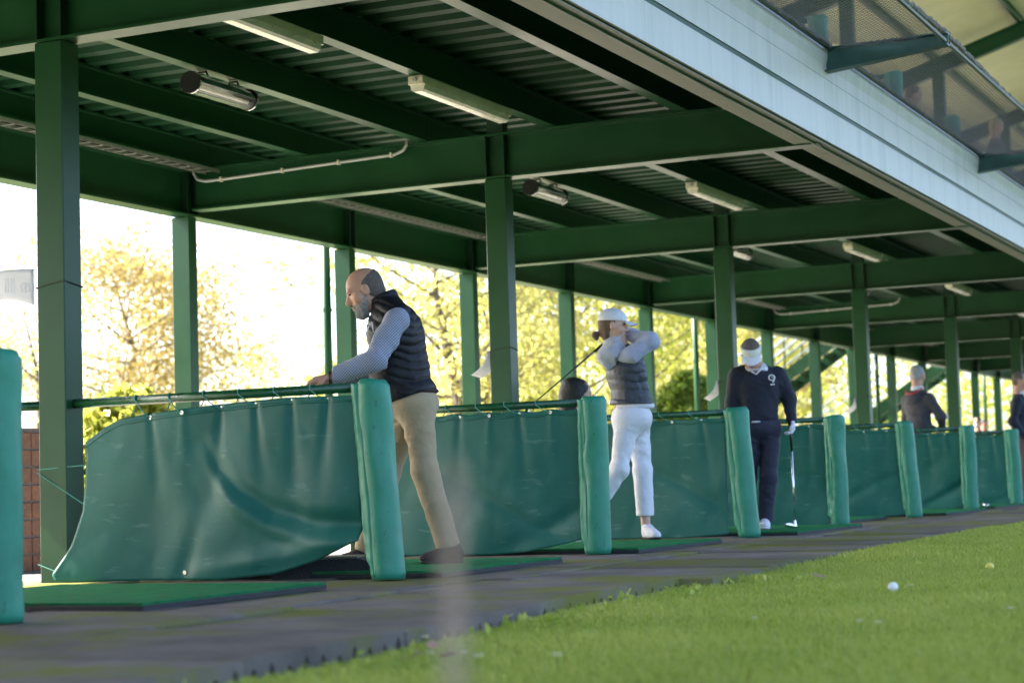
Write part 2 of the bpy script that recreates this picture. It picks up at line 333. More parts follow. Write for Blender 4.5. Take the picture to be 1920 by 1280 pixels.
for i in FR[:-1]:
    xa, xb = CX[i], CX[i+1]
    for y in JY+[9.3, 4.0]:
        ibeam((xa+.003,y,3.272),(xb-.003,y,3.272),.215,.10).build('joist', 'steel', B)
    # corrugated deck: ribs run front to back
    poly = []; n = 22; p = (xb-xa)/n
    for k in range(n):
        x = k*p; poly += [(x,0),(x+.40*p,0),(x+.52*p,.05),(x+.88*p,.05)]
    poly.append((n*p,0)); top = [(a,b_+.004) for a,b_ in reversed(poly)]
    MB().prism(poly+top, (xa,3.9,3.49), (1,0,0), (0,0,1), (0,5.75,0)).build('deck_panel', 'deckm', B)
    # back edge beam with a closing sheet behind and a cable tray in front
    bb = ibeam((xa+.002,9.55,2.866),(xb-.002,9.55,2.866),.40,.17).build('edge_beam', 'steel', B)
    for x in (xa+.08, xa+BAY/2-.05, xa+BAY/2+.05, xb-.08):
        MB().box((x-.006,9.468,2.884),(x+.006,9.543,3.25)).build('stiffener', 'steel_dk', bb)
    for k in range(4):
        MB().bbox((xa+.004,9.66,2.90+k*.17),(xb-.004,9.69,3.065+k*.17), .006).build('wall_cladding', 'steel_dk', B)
    tr = MB().box((xa+.01,9.18,3.215),(xb-.01,9.185,3.245)).box((xa+.01,9.315,3.215),(xb-.01,9.32,3.245))
    for k in range(37): tr.box((xa+.02+k*.15,9.185,3.217),(xa+.035+k*.15,9.315,3.223))
    tr.build('cable_tray', 'galv', B)
    # fascia: two pale strips with a green joint, rolled top, front girder behind
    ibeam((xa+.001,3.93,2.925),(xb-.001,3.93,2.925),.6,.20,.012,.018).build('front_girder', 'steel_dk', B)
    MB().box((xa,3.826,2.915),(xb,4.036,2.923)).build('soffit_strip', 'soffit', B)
    MB().box((xa+.001,3.878,2.902),(xb-.001,3.888,2.914)).build('drip_strip', 'steel', B)
    MB().bbox((xa+.0015,3.800,2.93),(xb-.0015,3.822,3.172), .003).build('fascia_panel', 'fascia', B)
    MB().box((xa,3.808,3.173),(xb,3.82,3.207)).build('fascia_joint', 'steel', B)
    MB().bbox((xa+.0015,3.800,3.208),(xb-.0015,3.822,3.405), .003).build('fascia_panel', 'fascia', B)
    poly = [(3.801,3.407),(3.801,3.50),(3.795,3.53),(3.788,3.56),(3.785,3.59),(3.788,3.62),(3.797,3.64),(3.812,3.652),(3.86,3.655),(3.86,3.407)]
    MB().prism(poly, (xa+.0015,0,0), (0,1,0), (0,0,1), (BAY-.003,0,0)).build('fascia_cap', 'fascia', B, smooth=False)
    MB().box((xa,3.87,3.56),(xb,9.66,3.60)).build('upper_floor', 'concrete', B)

# upper storey: posts, sloping roof (rises to the front), ceiling panels
RS = -.31
def roof_z(y): return 6.86 + RS*(y-6.43)
for i in FR:
    cx = CX[i]
    MB().bbox((cx-.075,6.43,3.60),(cx+.075,6.612,roof_z(6.52)+.02), .006).build('upper_column', 'steel', B)
    MB().bbox((cx-.06,9.48,3.60),(cx+.06,9.6,roof_z(9.5)+.02), .006).build('upper_column', 'steel', B)
    ibeam((cx,2.2,roof_z(2.2)),(cx,9.9,roof_z(9.9)),.26,.14).build('rafter', 'steel', B)
for i in FR[:-1]:
    xa, xb = CX[i], CX[i+1]
    for y in (2.4,3.8,5.2,6.6,8.0,9.4):
        z = roof_z(y)+.27
        ibeam((xa,y,z),(xb,y,z),.12,.06).build('purlin', 'steel', B)
    for k in range(2):
        a, b_ = xa+k*BAY/2, xa+(k+1)*BAY/2
        z0, z1 = roof_z(2.1)+.395, roof_z(10.0)+.395
        MB().add([(a+.004,2.1,z0),(b_-.004,2.1,z0),(b_-.004,10,z1),(a+.004,10,z1),(a+.004,2.1,z0+.05),(b_-.004,2.1,z0+.05),(b_-.004,10,z1+.05),(a+.004,10,z1+.05)],
                 [(0,3,2,1),(4,5,6,7),(0,1,5,4),(1,2,6,5),(2,3,7,6),(3,0,4,7)]).build('ceiling_panel', 'cream', B)
    # parapet at the back of the upper storey
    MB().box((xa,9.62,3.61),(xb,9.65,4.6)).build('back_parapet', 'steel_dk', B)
# outriggers with the catch net
for i in FR:
    cx = CX[i]+.06
    poly = [(3.798,3.467),(3.798,3.625),(2.88,3.632),(2.88,3.56)]
    mb = MB().prism([(y,z) for y,z in poly], (cx-.005,0,0), (0,1,0), (0,0,1), (.01,0,0))
    mb.add([(cx-.05,3.798,3.455),(cx+.05,3.798,3.455),(cx+.05,2.88,3.548),(cx-.05,2.88,3.548),(cx-.05,3.798,3.467),(cx+.05,3.798,3.467),(cx+.05,2.88,3.56),(cx-.05,2.88,3.56)],
           [(0,3,2,1),(4,5,6,7),(0,1,5,4),(1,2,6,5),(2,3,7,6),(3,0,4,7)])
    mb.box((cx-.05,2.878,3.632),(cx+.05,3.798,3.642))
    mb.build('outrigger', 'outrig', B)
for i in FR[:-1]:
    xa, xb = CX[i]+.115, CX[i+1]+.005
    nt_ = thing('catch_net', 'knotted grey safety net hung flat between outriggers '+{0:'above the swinging woman',1:'above the visored woman',2:'above the hooded man'}.get(i,'at the far ends of the fascia'), 'net', (xa, 3.3, 3.6), 0, None if i in (0,1,2) else 'outlying safety nets')
    ya, yb = 2.91, 3.75; wd = yb-ya; L = xb-xa
    def sag(x, y):
        u = (x-xa)/L; v = (y-ya)/wd; return 3.645-.05*4*u*(1-u)*(.4+.6*(1-v)) - .05*4*v*(1-v)
    if i in (-1,0,1,2,3,4):
        step = .05; V = []; Fc = []; hw = .0024
        for sgn in (1,-1):
            t = -wd
            while t < L:
                pts = []
                for k in range(6):
                    v = k/5; x = xa+t+(v if sgn > 0 else 1-v)*wd; y = ya+v*wd
                    if xa <= x <= xb: pts.append((x,y,sag(x,y)+.001*sgn))
                for p_, q_ in zip(pts[:-1], pts[1:]):
                    b0 = len(V); dx = hw*.7
                    V += [(p_[0]-dx,p_[1]+sgn*dx,p_[2]-hw*.5),(p_[0]+dx,p_[1]-sgn*dx,p_[2]-hw*.5),(q_[0]+dx,q_[1]-sgn*dx,q_[2]-hw*.5),(q_[0]-dx,q_[1]+sgn*dx,q_[2]-hw*.5),(p_[0],p_[1],p_[2]+hw),(q_[0],q_[1],q_[2]+hw)]
                    Fc += [(b0,b0+1,b0+2,b0+3),(b0+1,b0+4,b0+5,b0+2),(b0+4,b0,b0+3,b0+5)]
                t += step
        V = np.array(V)-np.array([xa,3.3,3.6])
        npmesh('net_mesh', V, Fc, 'net', nt_, smooth=False)
    for nm, y, r in (('outer_rope',2.9,.02),('inner_rope',3.745,.016)):
        pts = []; rr = []
        for k in range(161):
            x = xa+L*k/160; pts.append((x, y+random.uniform(-.008,.008), sag(x,y)+random.uniform(-.006,.008))); rr.append(r*random.uniform(.6,1.25))
        MB().tube(pts, rr, 6).build(nm, 'rope', nt_)
    MB().tube([(xa,2.895,3.575),(xb,2.895,3.575)], .016, 8).build('edge_bar', 'steel_dk', nt_)
    MB().tube([(xa,3.755,3.625),(xb,3.755,3.625)], .018, 8).build('edge_bar', 'steel_dk', nt_)
# ------------------------------------------------------------------ lamps, heaters, conduit
def lamp(xa, lab=None, y=6.03, L=1.42):
    far = lab is None; lab = lab or 'beyond the man in brown trousers'
    t = thing('ceiling_lamp', 'long cream fluorescent ceiling lamp under a joist '+lab, 'lamp', (xa, y, 3.262), 0, 'fluorescent lamps under the ceiling' if far else None)
    MB().bbox((xa,y-.06,3.208),(xa+L,y+.06,3.268), .008).build('housing', 'lamp', t)
    d = MB(); d.prism([(-.056,0),(.056,0),(.05,-.035),(.03,-.048),(-.03,-.048),(-.05,-.035)], (xa+.03,y,3.207), (0,1,0), (0,0,1), (L-.06,0,0)); d.build('diffuser', 'diff', t)
    for k in range(6):
        for s_ in (-1,1):
            x = xa+.12+k*(L-.24)/5; MB().box((x-.012,y+s_*.0615-.003,3.19),(x+.012,y+s_*.0615+.003,3.225)).build('clip', 'lamp', t)
    for x in (xa-.02,xa+L): MB().tube([(x,y,3.235),(x+.02,y,3.235)], .014, 8).build('cable_gland', 'pvc', t)
LL = {0:'above the woman swinging a club', 1:'above the empty bay after the visored woman', 2:'between the hooded man and the brown trousers'}
for i in range(0, 7): lamp(CX[i]+3.235, LL.get(i))
lamp(CX[0]+.5, 'above the man in the black vest'); lamp(CX[2]+.5, 'above the man in the grey hooded jacket'); lamp(CX[4]+.5)
def heater(x, lab=None, y=7.17):
    t = thing('radiant_heater', 'chrome tube radiant heater under a joist '+(lab or 'beyond the man in brown trousers'), 'heater', (x, y, 3.262), 0, None if lab else 'far radiant heaters')
    prof = [(.074*math.cos(a), .062*math.sin(a)) for a in np.linspace(0, math.pi, 12)]
    sh = [(a,b_) for a,b_ in prof]+[(.94*a,.94*b_-.002) for a,b_ in reversed(prof)]
    MB().prism(sh, (x+.02,y,3.165), (0,1,0), (0,0,1), (.68,0,0)).build('reflector', 'chrome', t, smooth=False)
    for xx in (x-.0,x+.69):
        MB().prism([(.080*math.cos(a),.074*math.sin(a)) for a in np.linspace(0,2*math.pi,17)[:-1]], (xx,y,3.17), (0,1,0), (0,0,1), (.02,0,0)).build('end_cap', 'dark', t)
        MB().prism([(.085*math.cos(a),.079*math.sin(a)) for a in np.linspace(0,2*math.pi,17)[:-1]]+[], (xx+.006,y,3.17), (0,1,0), (0,0,1), (.008,0,0)).build('rim', 'chrome', t)
    MB().tube([(x+.02,y,3.15),(x+.69,y,3.15)], .014, 8).build('heating_tube', 'diff', t)
    g = MB()
    for k in range(33): g.tube([(x+.04+k*.02, y+.07*math.cos(a), 3.165-.065*math.sin(a)) for a in np.linspace(0,math.pi,7)], .0016, 4, False)
    for a in np.linspace(.2,math.pi-.2,9): g.tube([(x+.03,y+.07*math.cos(a),3.165-.065*math.sin(a)),(x+.69,y+.07*math.cos(a),3.165-.065*math.sin(a))], .0014, 4, False)
    stuff(g.build('wire_guard', 'chrome', t))
    for xx in (x+.15,x+.52): MB().tube([(xx,y-.04,3.235),(xx,y-.03,3.262),(xx,y+.03,3.262),(xx,y+.04,3.235)], .008, 6).build('bracket', 'dark', t)
for i, dx, lb in ((0,2.2,'before the bent conduit beam'),(1,2.05,'above the visored woman'),(2,2.1,'above the hooded man'),(3,2.1,None),(5,2.1,None)): heater(CX[i]+dx, lb)
def conduit(i):
    x = CX[i]-.088
    pts = [(x,9.40,3.29),(x,9.40,3.22),(x,9.36,3.165),(x,9.28,3.145),(x,9.1,3.145),(x,8.5,3.16),(x,7.9,3.175),(x,7.42,3.185),(x,7.34,3.21),(x,7.305,3.25),(x,7.30,3.29)]
    t = thing('cable_conduit', ['grey plastic cable conduit bent along the beam above the man in the black vest','grey plastic cable conduit bent along a beam beyond the woman in the visor'][0 if i == 1 else 1], 'conduit', pts[4])
    MB().tube(pts, .013, 8).build('pipe', 'pvc', t, smooth=True)
    for y in (9.12,8.5,7.95,7.45):
        z = float(np.interp(y, [7.42,7.9,8.5,9.1],[3.185,3.175,3.16,3.145])); MB().box((x-.017,y-.009,z-.02),(x+.017,y+.009,z+.02)).build('pipe_clip', 'lamp', t)
conduit(1); conduit(4)
# downpipes behind the shelter
for k, x in enumerate((16.87, 28.05, 39.2, 50.3)):
    t = thing('downpipe', 'round green downpipe outside the back columns, '+('behind the man in the black vest','beside the round dark conifer','beside the outdoor stair','beyond the second stair flight')[k], 'pipe', (x, 9.97, 0))
    MB().tube([(x,9.97,-.06),(x,9.97,3.9)], .045, 12).build('pipe', 'steel', t, smooth=True)
    for z in (.6,2.3): MB().tube([(x,9.97,z-.02),(x,9.97,z+.02)], .052, 12).build('pipe_clip', 'steel', t)
    MB().tube([(x+.04,9.97,2.3),(x+.24,9.7,2.36)], .006, 5).build('stay', 'steel_dk', t)
# ------------------------------------------------------------------ bay dividers
PX = {k: X1+2.78*(k-1) for k in range(-4, 12)}
YOFF = {1:-.05, 3:-.07}
LEAN = {0:0,1:.065,2:.0,3:.06,4:.01,5:.06,6:0,7:.02}
DLAB = {0:'teal bay divider with a padded post, cut off beside the brick pillar',
 1:'teal tarpaulin bay divider laced to a rail, its loose sheet sagging off the column',
 2:'teal bay divider between the man in the black vest and the woman swinging a club',
 3:'teal bay divider between the woman swinging a club and the woman in the visor',
 4:'teal bay divider right behind the woman in the white visor',
 5:'teal bay divider with a leaning padded post, behind the club of the visored woman',
 6:'teal bay divider with a torn corner, hiding the legs of the hooded man',
 7:'teal bay divider beside the man in navy jumper and brown trousers'}
def fold(Y, z, seed, gy):
    d = .022*noise.noise(Vector((Y*1.1+seed*7, z*.9, seed))) + .012*noise.noise(Vector((Y*3.1+z*1.7, z*2.2-Y, seed+5)))
    for g in gy:                                      # pull lines below each eyelet
        dz = max(0, .9-z); a = Y-g-.12*dz*math.sin(g*9+seed); d += .008*(.5+abs(math.sin(g*29+seed*3)))*math.exp(-(a/(.012+.10*dz))**2)*math.exp(-dz*2.6)*(1 if math.sin(g*17+seed) > -.3 else -.6)
    nn = noise.noise(Vector((Y*1.9+z*1.1+seed*3, z*1.5-Y*.6, seed*2+9))); d += .011*(.5-abs(nn)*2)*(.4+.6*abs(noise.noise(Vector((Y*.8,z*.8,seed)))))
    nn = noise.noise(Vector((Y*4.5-z*2.5+seed, z*4+Y*2, seed*5))); d += .0022*(.5-abs(nn)*2)
    return d
def make_pad(t, x, y, z0, lean, seed, r=.084, h=.975, cap=True):
    n = 40; m_ = 34
    def f(u, v):
        a = 2*math.pi*u; z = v*h
        if v > .985: rr = r*(.86 if v < .999 else .80)
        else: rr = r*(1 - .05*max(0, (.03-v)/.03))
        wv = .004*math.sin(a*2+z*11+seed) * math.exp(-((z-.8)/.35)**2) + .004*noise.noise(Vector((math.cos(a)*1.2+seed, math.sin(a)*1.2, z*2.5))) + .006*(.35-abs(noise.noise(Vector((math.cos(a)*1.3+seed*2, math.sin(a)*1.3+z*2.2, z*3.5)))))
        dn = .004*math.sin(2*a+seed) if v > .97 else 0
        rr += wv
        return (x+rr*math.cos(a), y+lean*v+rr*math.sin(a), z0+.004+z+dn)
    mb = MB().grid(f, n, m_)
    top = [ (m_)*(n+1)+i for i in range(n) ]; mb.f.append(tuple(top)); mb.f.append(tuple(reversed(range(n))))
    p = mb.build('padded_post', 'pad', t, smooth=True)
    # the loose edge of the cover, laid back against the sheet in small gathers
    def fl(u, v):
        z = .015+v*(h-.03); k = .055*min(1, v/.12+.25)
        xx = x-.070-.008*math.sin(u*3)+.0022*math.sin(z*70+seed+3*math.sin(z*9))*u + .012*noise.noise(Vector((u*2+seed, z*4, seed)))
        return (xx+.02*u, y+lean*v+.032+u*k+.003*noise.noise(Vector((z*9,seed,2))), z0+z)
    fo = MB().grid(fl, 8, 60).build('cover_flap', 'pad', p, smooth=True)
    sm = fo.modifiers.new('thick', 'SOLIDIFY'); sm.thickness = .004
    MB().tube([(x, y, z0+.0), (x, y+lean*1.0, z0+h-.02)], .03, 8).build('steel_core', 'steel', p)
    return p
EYE_ME = None
def divider(k, z0=0, name='bay_divider', label=None, group=None, full=True):
    x = PX[k]; lean = LEAN.get(k, 0) if z0 == 0 else 0; seed = k*1.7+z0
    t = thing(name, label, 'divider', (x, POSTY, z0), 0, group)
    make_pad(t, x, POSTY+(YOFF.get(k,0) if z0 == 0 else 0), z0, lean, seed)
    back = 6.43 if (k % 2) else 6.36
    rail = MB().tube([(x,POSTY+.06,z0+.945),(x,back-.001 if k%2 else back,z0+.945)], .025, 12).build('rail', 'rail', t, smooth=True)
    if k % 2 == 0: MB().tube([(x,6.34,z0-.04),(x,6.34,z0+.92)], .025, 10).build('rear_post', 'rail', t, smooth=True)
    elif z0 == 0: MB().tube([(x-.0,6.613,.945),(x,7.6,.945)], .025, 12).build('rail', 'rail', t, smooth=True); MB().tube([(x,7.57,-.04),(x,7.57,.92)], .025, 10).build('rear_post', 'rail', t, smooth=True)
    if not full: return t
    gy = [4.85+.213*j for j in range(6)] if k == 1 else [4.86+.225*j+.02*math.sin(j*5+k) for j in range(7)]
    if k == 1:
        ty, tz = [4.66,4.70,5.08,5.5,5.91,6.1,6.2,6.33], [.90,.905,.913,.898,.868,.85,.81,.735]
        by, bz = [4.66,4.92,5.17,5.49,6.05,6.5], [.20,.10,.035,.008,.008,.012]
        ev, ey = [0,.15,.5,.75,.95,1], [6.33,6.315,6.33,6.39,6.48,6.46]
    else:
        up = {2:.10,3:.03,4:.02,5:.03,6:.05,7:.03}.get(k, .03)
        ty, tz = [4.6,6.4], [.905,.905]
        by, bz = [4.66,4.85,5.05,5.3,6.4], [up,up*.62,up*.25,.008,.008]
        ev, ey = [0,1], [6.28,6.30]
    def cf(u, v):
        yb = float(np.interp(v, ev, ey)); Y = 4.675+u*(yb-4.675)
        zt = float(np.interp(Y, ty, tz)) + (0 if k == 1 else .006*math.cos((Y-gy[0])*2*math.pi/.225)); zb = float(np.interp(Y, by, bz)); z = zt+(zb-zt)*v
        d = fold(Y, z, seed, gy)
        if k == 1:
            d *= 1.5; d += -.105*(max(0,(Y-5.9)/.5)**1.3)*(.25+.75*v) 
            cz = np.interp(Y, [4.66,4.95,5.2,5.4,5.52,5.6], [.27,.29,.36,.48,.6,.72])   # big swag fold
            w_ = np.interp(Y, [4.66,5.0,5.4,5.6],[1,1,.8,.1]); q_ = (z-cz)/.05
            d += w_*(.026*math.exp(-q_*q_) - .022*math.exp(-((z-cz+.095)/.05)**2))
            d += .016*math.exp(-(((Y-5.72)+.35*(z-.05))/.06)**2)*math.exp(-max(0,z-.05)*3.5)
            d -= .02*math.exp(-((z-.10-.16*(5.3-Y))/.05)**2)*(1 if Y < 5.3 else math.exp(-(Y-5.3)*4))
        else:
            d += .03*math.sin(math.pi*v)*math.sin(math.pi*min(1,u*1.2))*math.sin(k*2.3)
            if k in (2,6): d += .02*math.exp(-(((z-.16)-.45*(4.95-Y))/.06)**2)*math.exp(-((Y-4.9)/.3)**2)
            cz = .25+.1*math.sin(k); d += .012*math.exp(-((z-cz-.3*math.sin(Y*2+k))/.05)**2)
        return (x-.032+d-(.03 if z < .3 and k != 1 else 0)*(.3-z)/.3, Y, z0+max(z,.006))
    cu = MB().grid(cf, 120, 64).build('curtain', 'tarp', t, smooth=True)
    sm = cu.modifiers.new('thick', 'SOLIDIFY'); sm.thickness = .004; sm.offset = 0
    # folded hem line: a raised strip under the top edge
    hm = MB().grid(lambda u, v: tuple(a+b_ for a, b_ in zip(cf(u, (.022+.02*v)), (-.0035,0,0))), 48, 1).build('hem', 'tarp', cu, smooth=True)
    hs = hm.modifiers.new('thick', 'SOLIDIFY'); hs.thickness = .003
    for g in gy:
        zt = float(np.interp(g, ty, tz)); u_ = (g-4.675)/(ey[0]-4.675); p = cf(min(u_,.99), .022); 
        ring = MB().tube([(p[0]-.006,g,p[2]),(p[0]+.004,g,p[2])], .011, 10).build('eyelet', 'metal', cu)
        a0 = math.pi*.1; top = z0+.945; rr = .0275
        pts = [(p[0]-.008,g,p[2])]
        for s_ in range(1,6):
            f_ = s_/6; pts.append((p[0]-.01+f_*(x-rr-p[0]+.01)-.006*math.sin(math.pi*f_), g+.10*f_, p[2]+(top-p[2])*f_-.008*math.sin(math.pi*f_)))
        for a in np.linspace(math.pi, -.1, 9): pts.append((x+rr*math.cos(a), g+.105+.022*(math.pi-a)/math.pi, top+rr*math.sin(a)))
        pts.append((x+.02, g+.155, p[2]+.005))
        MB().tube(pts, .0033, 6).build('lacing_cord', 'cord', t, smooth=True)
    if k == 1:                                        # cords from the free edge to the column
        for (ya,za,yb,zb) in ((6.32,.615,6.62,.60),(6.325,.41,6.62,.585),(6.47,.05,6.62,.10)):
            xa_ = x-.05-.03*(1-za); MB().tube([(xa_,ya,za),(x-.082,yb,zb)], .003, 5).build('lacing_cord', 'cord', t)
        p = cf(.58,.955); MB().tube([(p[0]-.008,p[1],p[2]),(p[0]+.004,p[1],p[2])], .011, 10).build('eyelet', 'metal', cu)
    return t
for k in range(0, 8): divider(k, 0, label=DLAB[k])
for k in range(-3, 0): divider(k, 0, label='teal bay divider in the bays before the brick pillar', group='bay dividers before the brick pillar')
for k in range(8, 11): divider(k, 0, label='far teal bay divider beyond the man in brown trousers', group='far bay dividers')
for k in range(2, 9): divider(k, 3.6, label='turquoise padded post and rail of a bay on the upper storey, behind the net', group='upper storey bay dividers', full=False)
# ------------------------------------------------------------------ tee mats
MATS = [(6.05,7.42,4.42,5.9,'green turf tee mat in the bay beside the brick pillar'),(8.37,9.84,4.33,5.85,'green turf tee mat under the man in the black vest'),(11.08,12.66,4.36,5.9,'green turf tee mat under the woman swinging a club'),
 (14.1,16.0,4.25,5.85,'green turf tee mat under the woman in the white visor'),(17.4,19.0,4.8,6.2,'green turf tee mat in the empty bay next to the visored woman'),(20.0,22.1,4.42,5.9,'green turf tee mat under the man in the grey hooded jacket'),(23.0,25.4,4.5,5.9,'green turf tee mat in front of the man in brown trousers')]
for a,b_,c,d,lb in MATS:
    t = thing('tee_mat', lb, 'mat', ((a+b_)/2, c, 0))
    MB().bbox((a,c,.001),(b_,d,.022), .003).build('rubber_base', 'rubber_dk', t)
    MB().bbox((a+.004,c+.004,.0225),(b_-.004,d-.004,.034), .003).build('turf', 'turf', t)
# black rubber ball tray behind the first divider
t = thing('ball_tray', 'black rubber ball tray lying behind the sagging first curtain', 'tray', (8.5,5.0,0))
MB().prism([(-.34,.0),(.36,.0),(.36,.012),(.18,.075),(.10,.095),(-.22,.095),(-.34,.08)], (8.42,4.95,.001), (.35,-.93,0), (0,0,1), (.28,.1,0)).build('tray_body', 'rubber_dk', t)
MB().prism([(-.2,0),(.1,0),(.1,.01),(-.2,.01)], (8.44,4.96,.0965), (.35,-.93,0), (0,0,1), (.24,.09,0)).build('tray_floor', 'rubber', t)
# ------------------------------------------------------------------ paper signs
def sheet(name, fn, label, marks=False):
    o = MB().grid(fn, 16, 8).build(name, 'paper', None, smooth=True); sm = o.modifiers.new('t', 'SOLIDIFY'); sm.thickness = .0008
    tag(o, label, 'sign'); return o
def s1(u, v):
    return (8.15-.02*math.sin(u*3), 6.63+.40*u, 1.675+.012*math.sin(u*3.1)-.012*u-(1-v)*(.195-.035*math.sin(u*math.pi)))
sg = sheet('paper_sign', s1, 'white paper sign blown sideways from the column beside the brick pillar')
def ondisc(cu, cv, r0, n=24): return [s1(cu+r0*math.cos(a)/.40, cv+r0*math.sin(a)/.19) for a in np.linspace(0,2*math.pi,n+1)]
mk = MB(); mk.tube([(p[0]-.002,p[1],p[2]) for p in ondisc(.13,.45,.027)], .0012, 4); mk.build('printed_mark', 'print', sg)
mk = MB(); p, q_ = s1(.07,.6), s1(.19,.3); mk.tube([(p[0]-.002,p[1],p[2]),(q_[0]-.002,q_[1],q_[2])], .0012, 4); p, q_ = s1(.13,.6), s1(.125,.32); mk.tube([(p[0]-.002,p[1],p[2]),(q_[0]-.002,q_[1],q_[2])], .0015, 4); mk.build('printed_mark', 'print', sg)
for c in range(4):
    mk = MB(); uu = .30+.045*c+(.01 if c > 1 else 0)
    for j in range(11): p = s1(uu, .25+.045*j); mk.box((p[0]-.0025,p[1]-.004,p[2]-.003),(p[0]-.0015,p[1]+.004,p[2]+.002))
    mk.build('printed_line', 'print', sg)
SL = ['white paper sign curling off the column between the vest man and the swinging woman','white paper sign curling off the column behind the visored woman','white paper sign curling off the column in front of the stair','white paper sign curling off the column near the hooded man']
for i in (1,2,3,4):
    cx = CX[i]
    def s2(u, v, cx=cx, i=i):
        z = 1.545-.05*(i-1)*.5; return (cx-.09+.20*v, 6.625+.15*u-.03*math.sin(u*math.pi), z-.02-.19*u**.75*(1+.1*v)-.03*v*(1-u))
    sheet('paper_sign', s2, SL[i-1])
# ------------------------------------------------------------------ brick pillar behind the first bay
t = thing('brick_pillar', 'weathered orange brick pillar beyond the cut-off padded post', 'pillar', (10.33,8.66,0))
MB().box((10.16,8.465,-.047),(10.54,8.845,.93)).build('mortar_core', 'mortar', t)
for r in range(8):
    z = -.03+r*.118
    for s_ in range(4):
        for c in range(2):
            w0 = .0+(.195 if c else 0); h0 = .105; jj = lambda: random.uniform(-.004,.004)
            if s_ == 0: a,b2 = (10.155+w0,8.455+jj(),z),(10.155+w0+.185,8.52,z+h0)
            elif s_ == 1: a,b2 = (10.155+w0,8.79,z),(10.155+w0+.185,8.855+jj(),z+h0)
            elif s_ == 2: a,b2 = (10.145+jj(),8.475+w0*.92,z),(10.2,8.475+w0*.92+.17,z+h0)
            else: a,b2 = (10.5,8.475+w0*.92,z),(10.555+jj(),8.475+w0*.92+.17,z+h0)
            MB().bbox(a, b2, .005).build('brick', 'brick', t)
# ------------------------------------------------------------------ stair behind the shelter (rises towards it)
t = thing('outdoor_stair', 'green steel outdoor stair with white-lit handrails behind the shelter', 'stair', (39,13,0))
def zs(y): return 3.55-(y-10.4)*.66
for x in (38.4,39.7):
    MB().add([(x-.02,10.4,zs(10.4)-.30),(x+.02,10.4,zs(10.4)-.30),(x+.02,15.5,zs(15.5)-.30),(x-.02,15.5,zs(15.5)-.30),(x-.02,10.4,zs(10.4)),(x+.02,10.4,zs(10.4)),(x+.02,15.5,zs(15.5)),(x-.02,15.5,zs(15.5))],
        [(0,3,2,1),(4,5,6,7),(0,1,5,4),(1,2,6,5),(2,3,7,6),(3,0,4,7)]).build('stringer', 'steel', t)
    for dz in (.42,.62,.82,1.02): MB().tube([(x,10.4,zs(10.4)+dz),(x,15.6,zs(15.6)+dz)], .028, 8).build('handrail', 'rail_sunlit', t, smooth=True)
    for y in (10.5,11.7,12.9,14.1,15.3): MB().tube([(x,y,zs(y)-.02),(x,y,zs(y)+1.02)], .02, 8).build('baluster', 'steel', t, smooth=True)
for j in range(19): y = 10.55+j*.265; MB().box((38.42,y-.13,zs(y)-.1),(39.68,y+.13,zs(y)-.06)).build('tread', 'steel', t)
MB().box((38.2,9.7,3.5),(40.0,10.42,3.58)).build('landing', 'steel', t)
for x in (38.3,39.8): MB().tube([(x,10.3,-.06),(x,10.3,3.5)], .05, 10).build('landing_post', 'steel', t)
# second flight further along
t = thing('outdoor_stair', 'green steel stair flight further along, seen between the far back columns', 'stair', (47,13,0))
for x in (46.5,47.6):
    MB().add([(x-.02,10.2,2.9),(x+.02,10.2,2.9),(x+.02,14.9,-.06),(x-.02,14.9,-.06),(x-.02,10.2,3.25),(x+.02,10.2,3.25),(x+.02,15.4,-.06),(x-.02,15.4,-.06)],
        [(0,3,2,1),(4,5,6,7),(0,1,5,4),(1,2,6,5),(2,3,7,6),(3,0,4,7)]).build('stringer', 'steel', t)
    MB().tube([(x,10.2,4.1),(x,15.4,.85)], .028, 8).build('handrail', 'rail_sunlit', t)
for j in range(17): y = 10.4+j*.28; z = 3.1-(y-10.2)*.63; MB().box((46.52,y-.13,z-.06),(47.58,y+.13,z-.02)).build('tread', 'steel', t)
# ------------------------------------------------------------------ far low building
t = thing('clubhouse_shed', 'low cream wall and grey roof far beyond the end of the shelter', 'building', (76,19,0))
MB().box((72,17.5,-.08),(90,17.8,1.6)).box((72,17.8,-.08),(72.3,21,1.6)).build('wall', 'wallc', t)
MB().box((71.6,17.2,1.6),(90.4,21.4,1.75)).build('roof', 'roofg', t)
for x in (74,78,82): MB().box((x,17.46,.6),(x+1.2,17.498,1.3)).build('window', 'dark', t)
# ------------------------------------------------------------------ trees
def leaf_mesh(cent, sig, cnt, size, rs):
    """cnt leaves spread round every cluster centre"""
    c = np.repeat(cent, cnt, axis=0); s_ = np.repeat(sig, cnt)
    p = c + rs.normal(size=c.shape)*s_[:,None]*np.array([1,1,.8])
    n = len(p); a = rs.normal(size=(n,3)); a /= np.linalg.norm(a,axis=1)[:,None]; b = np.cross(a, rs.normal(size=(n,3))); b /= np.linalg.norm(b,axis=1)[:,None]
    L = size*rs.uniform(.6,1.3,n)[:,None]
    v = np.stack([p-a*L*.5, p+b*L*.32+a*L*.05, p+a*L*.55, p-b*L*.32+a*L*.05], 1).reshape(-1,3)
    f = np.arange(n*4).reshape(n,4)
    cl = np.repeat(rs.uniform(0,1,len(cent)), cnt); r = np.clip(.6*cl+.4*rs.uniform(0,1,n),0,1)
    return v, f, np.repeat(r,4)
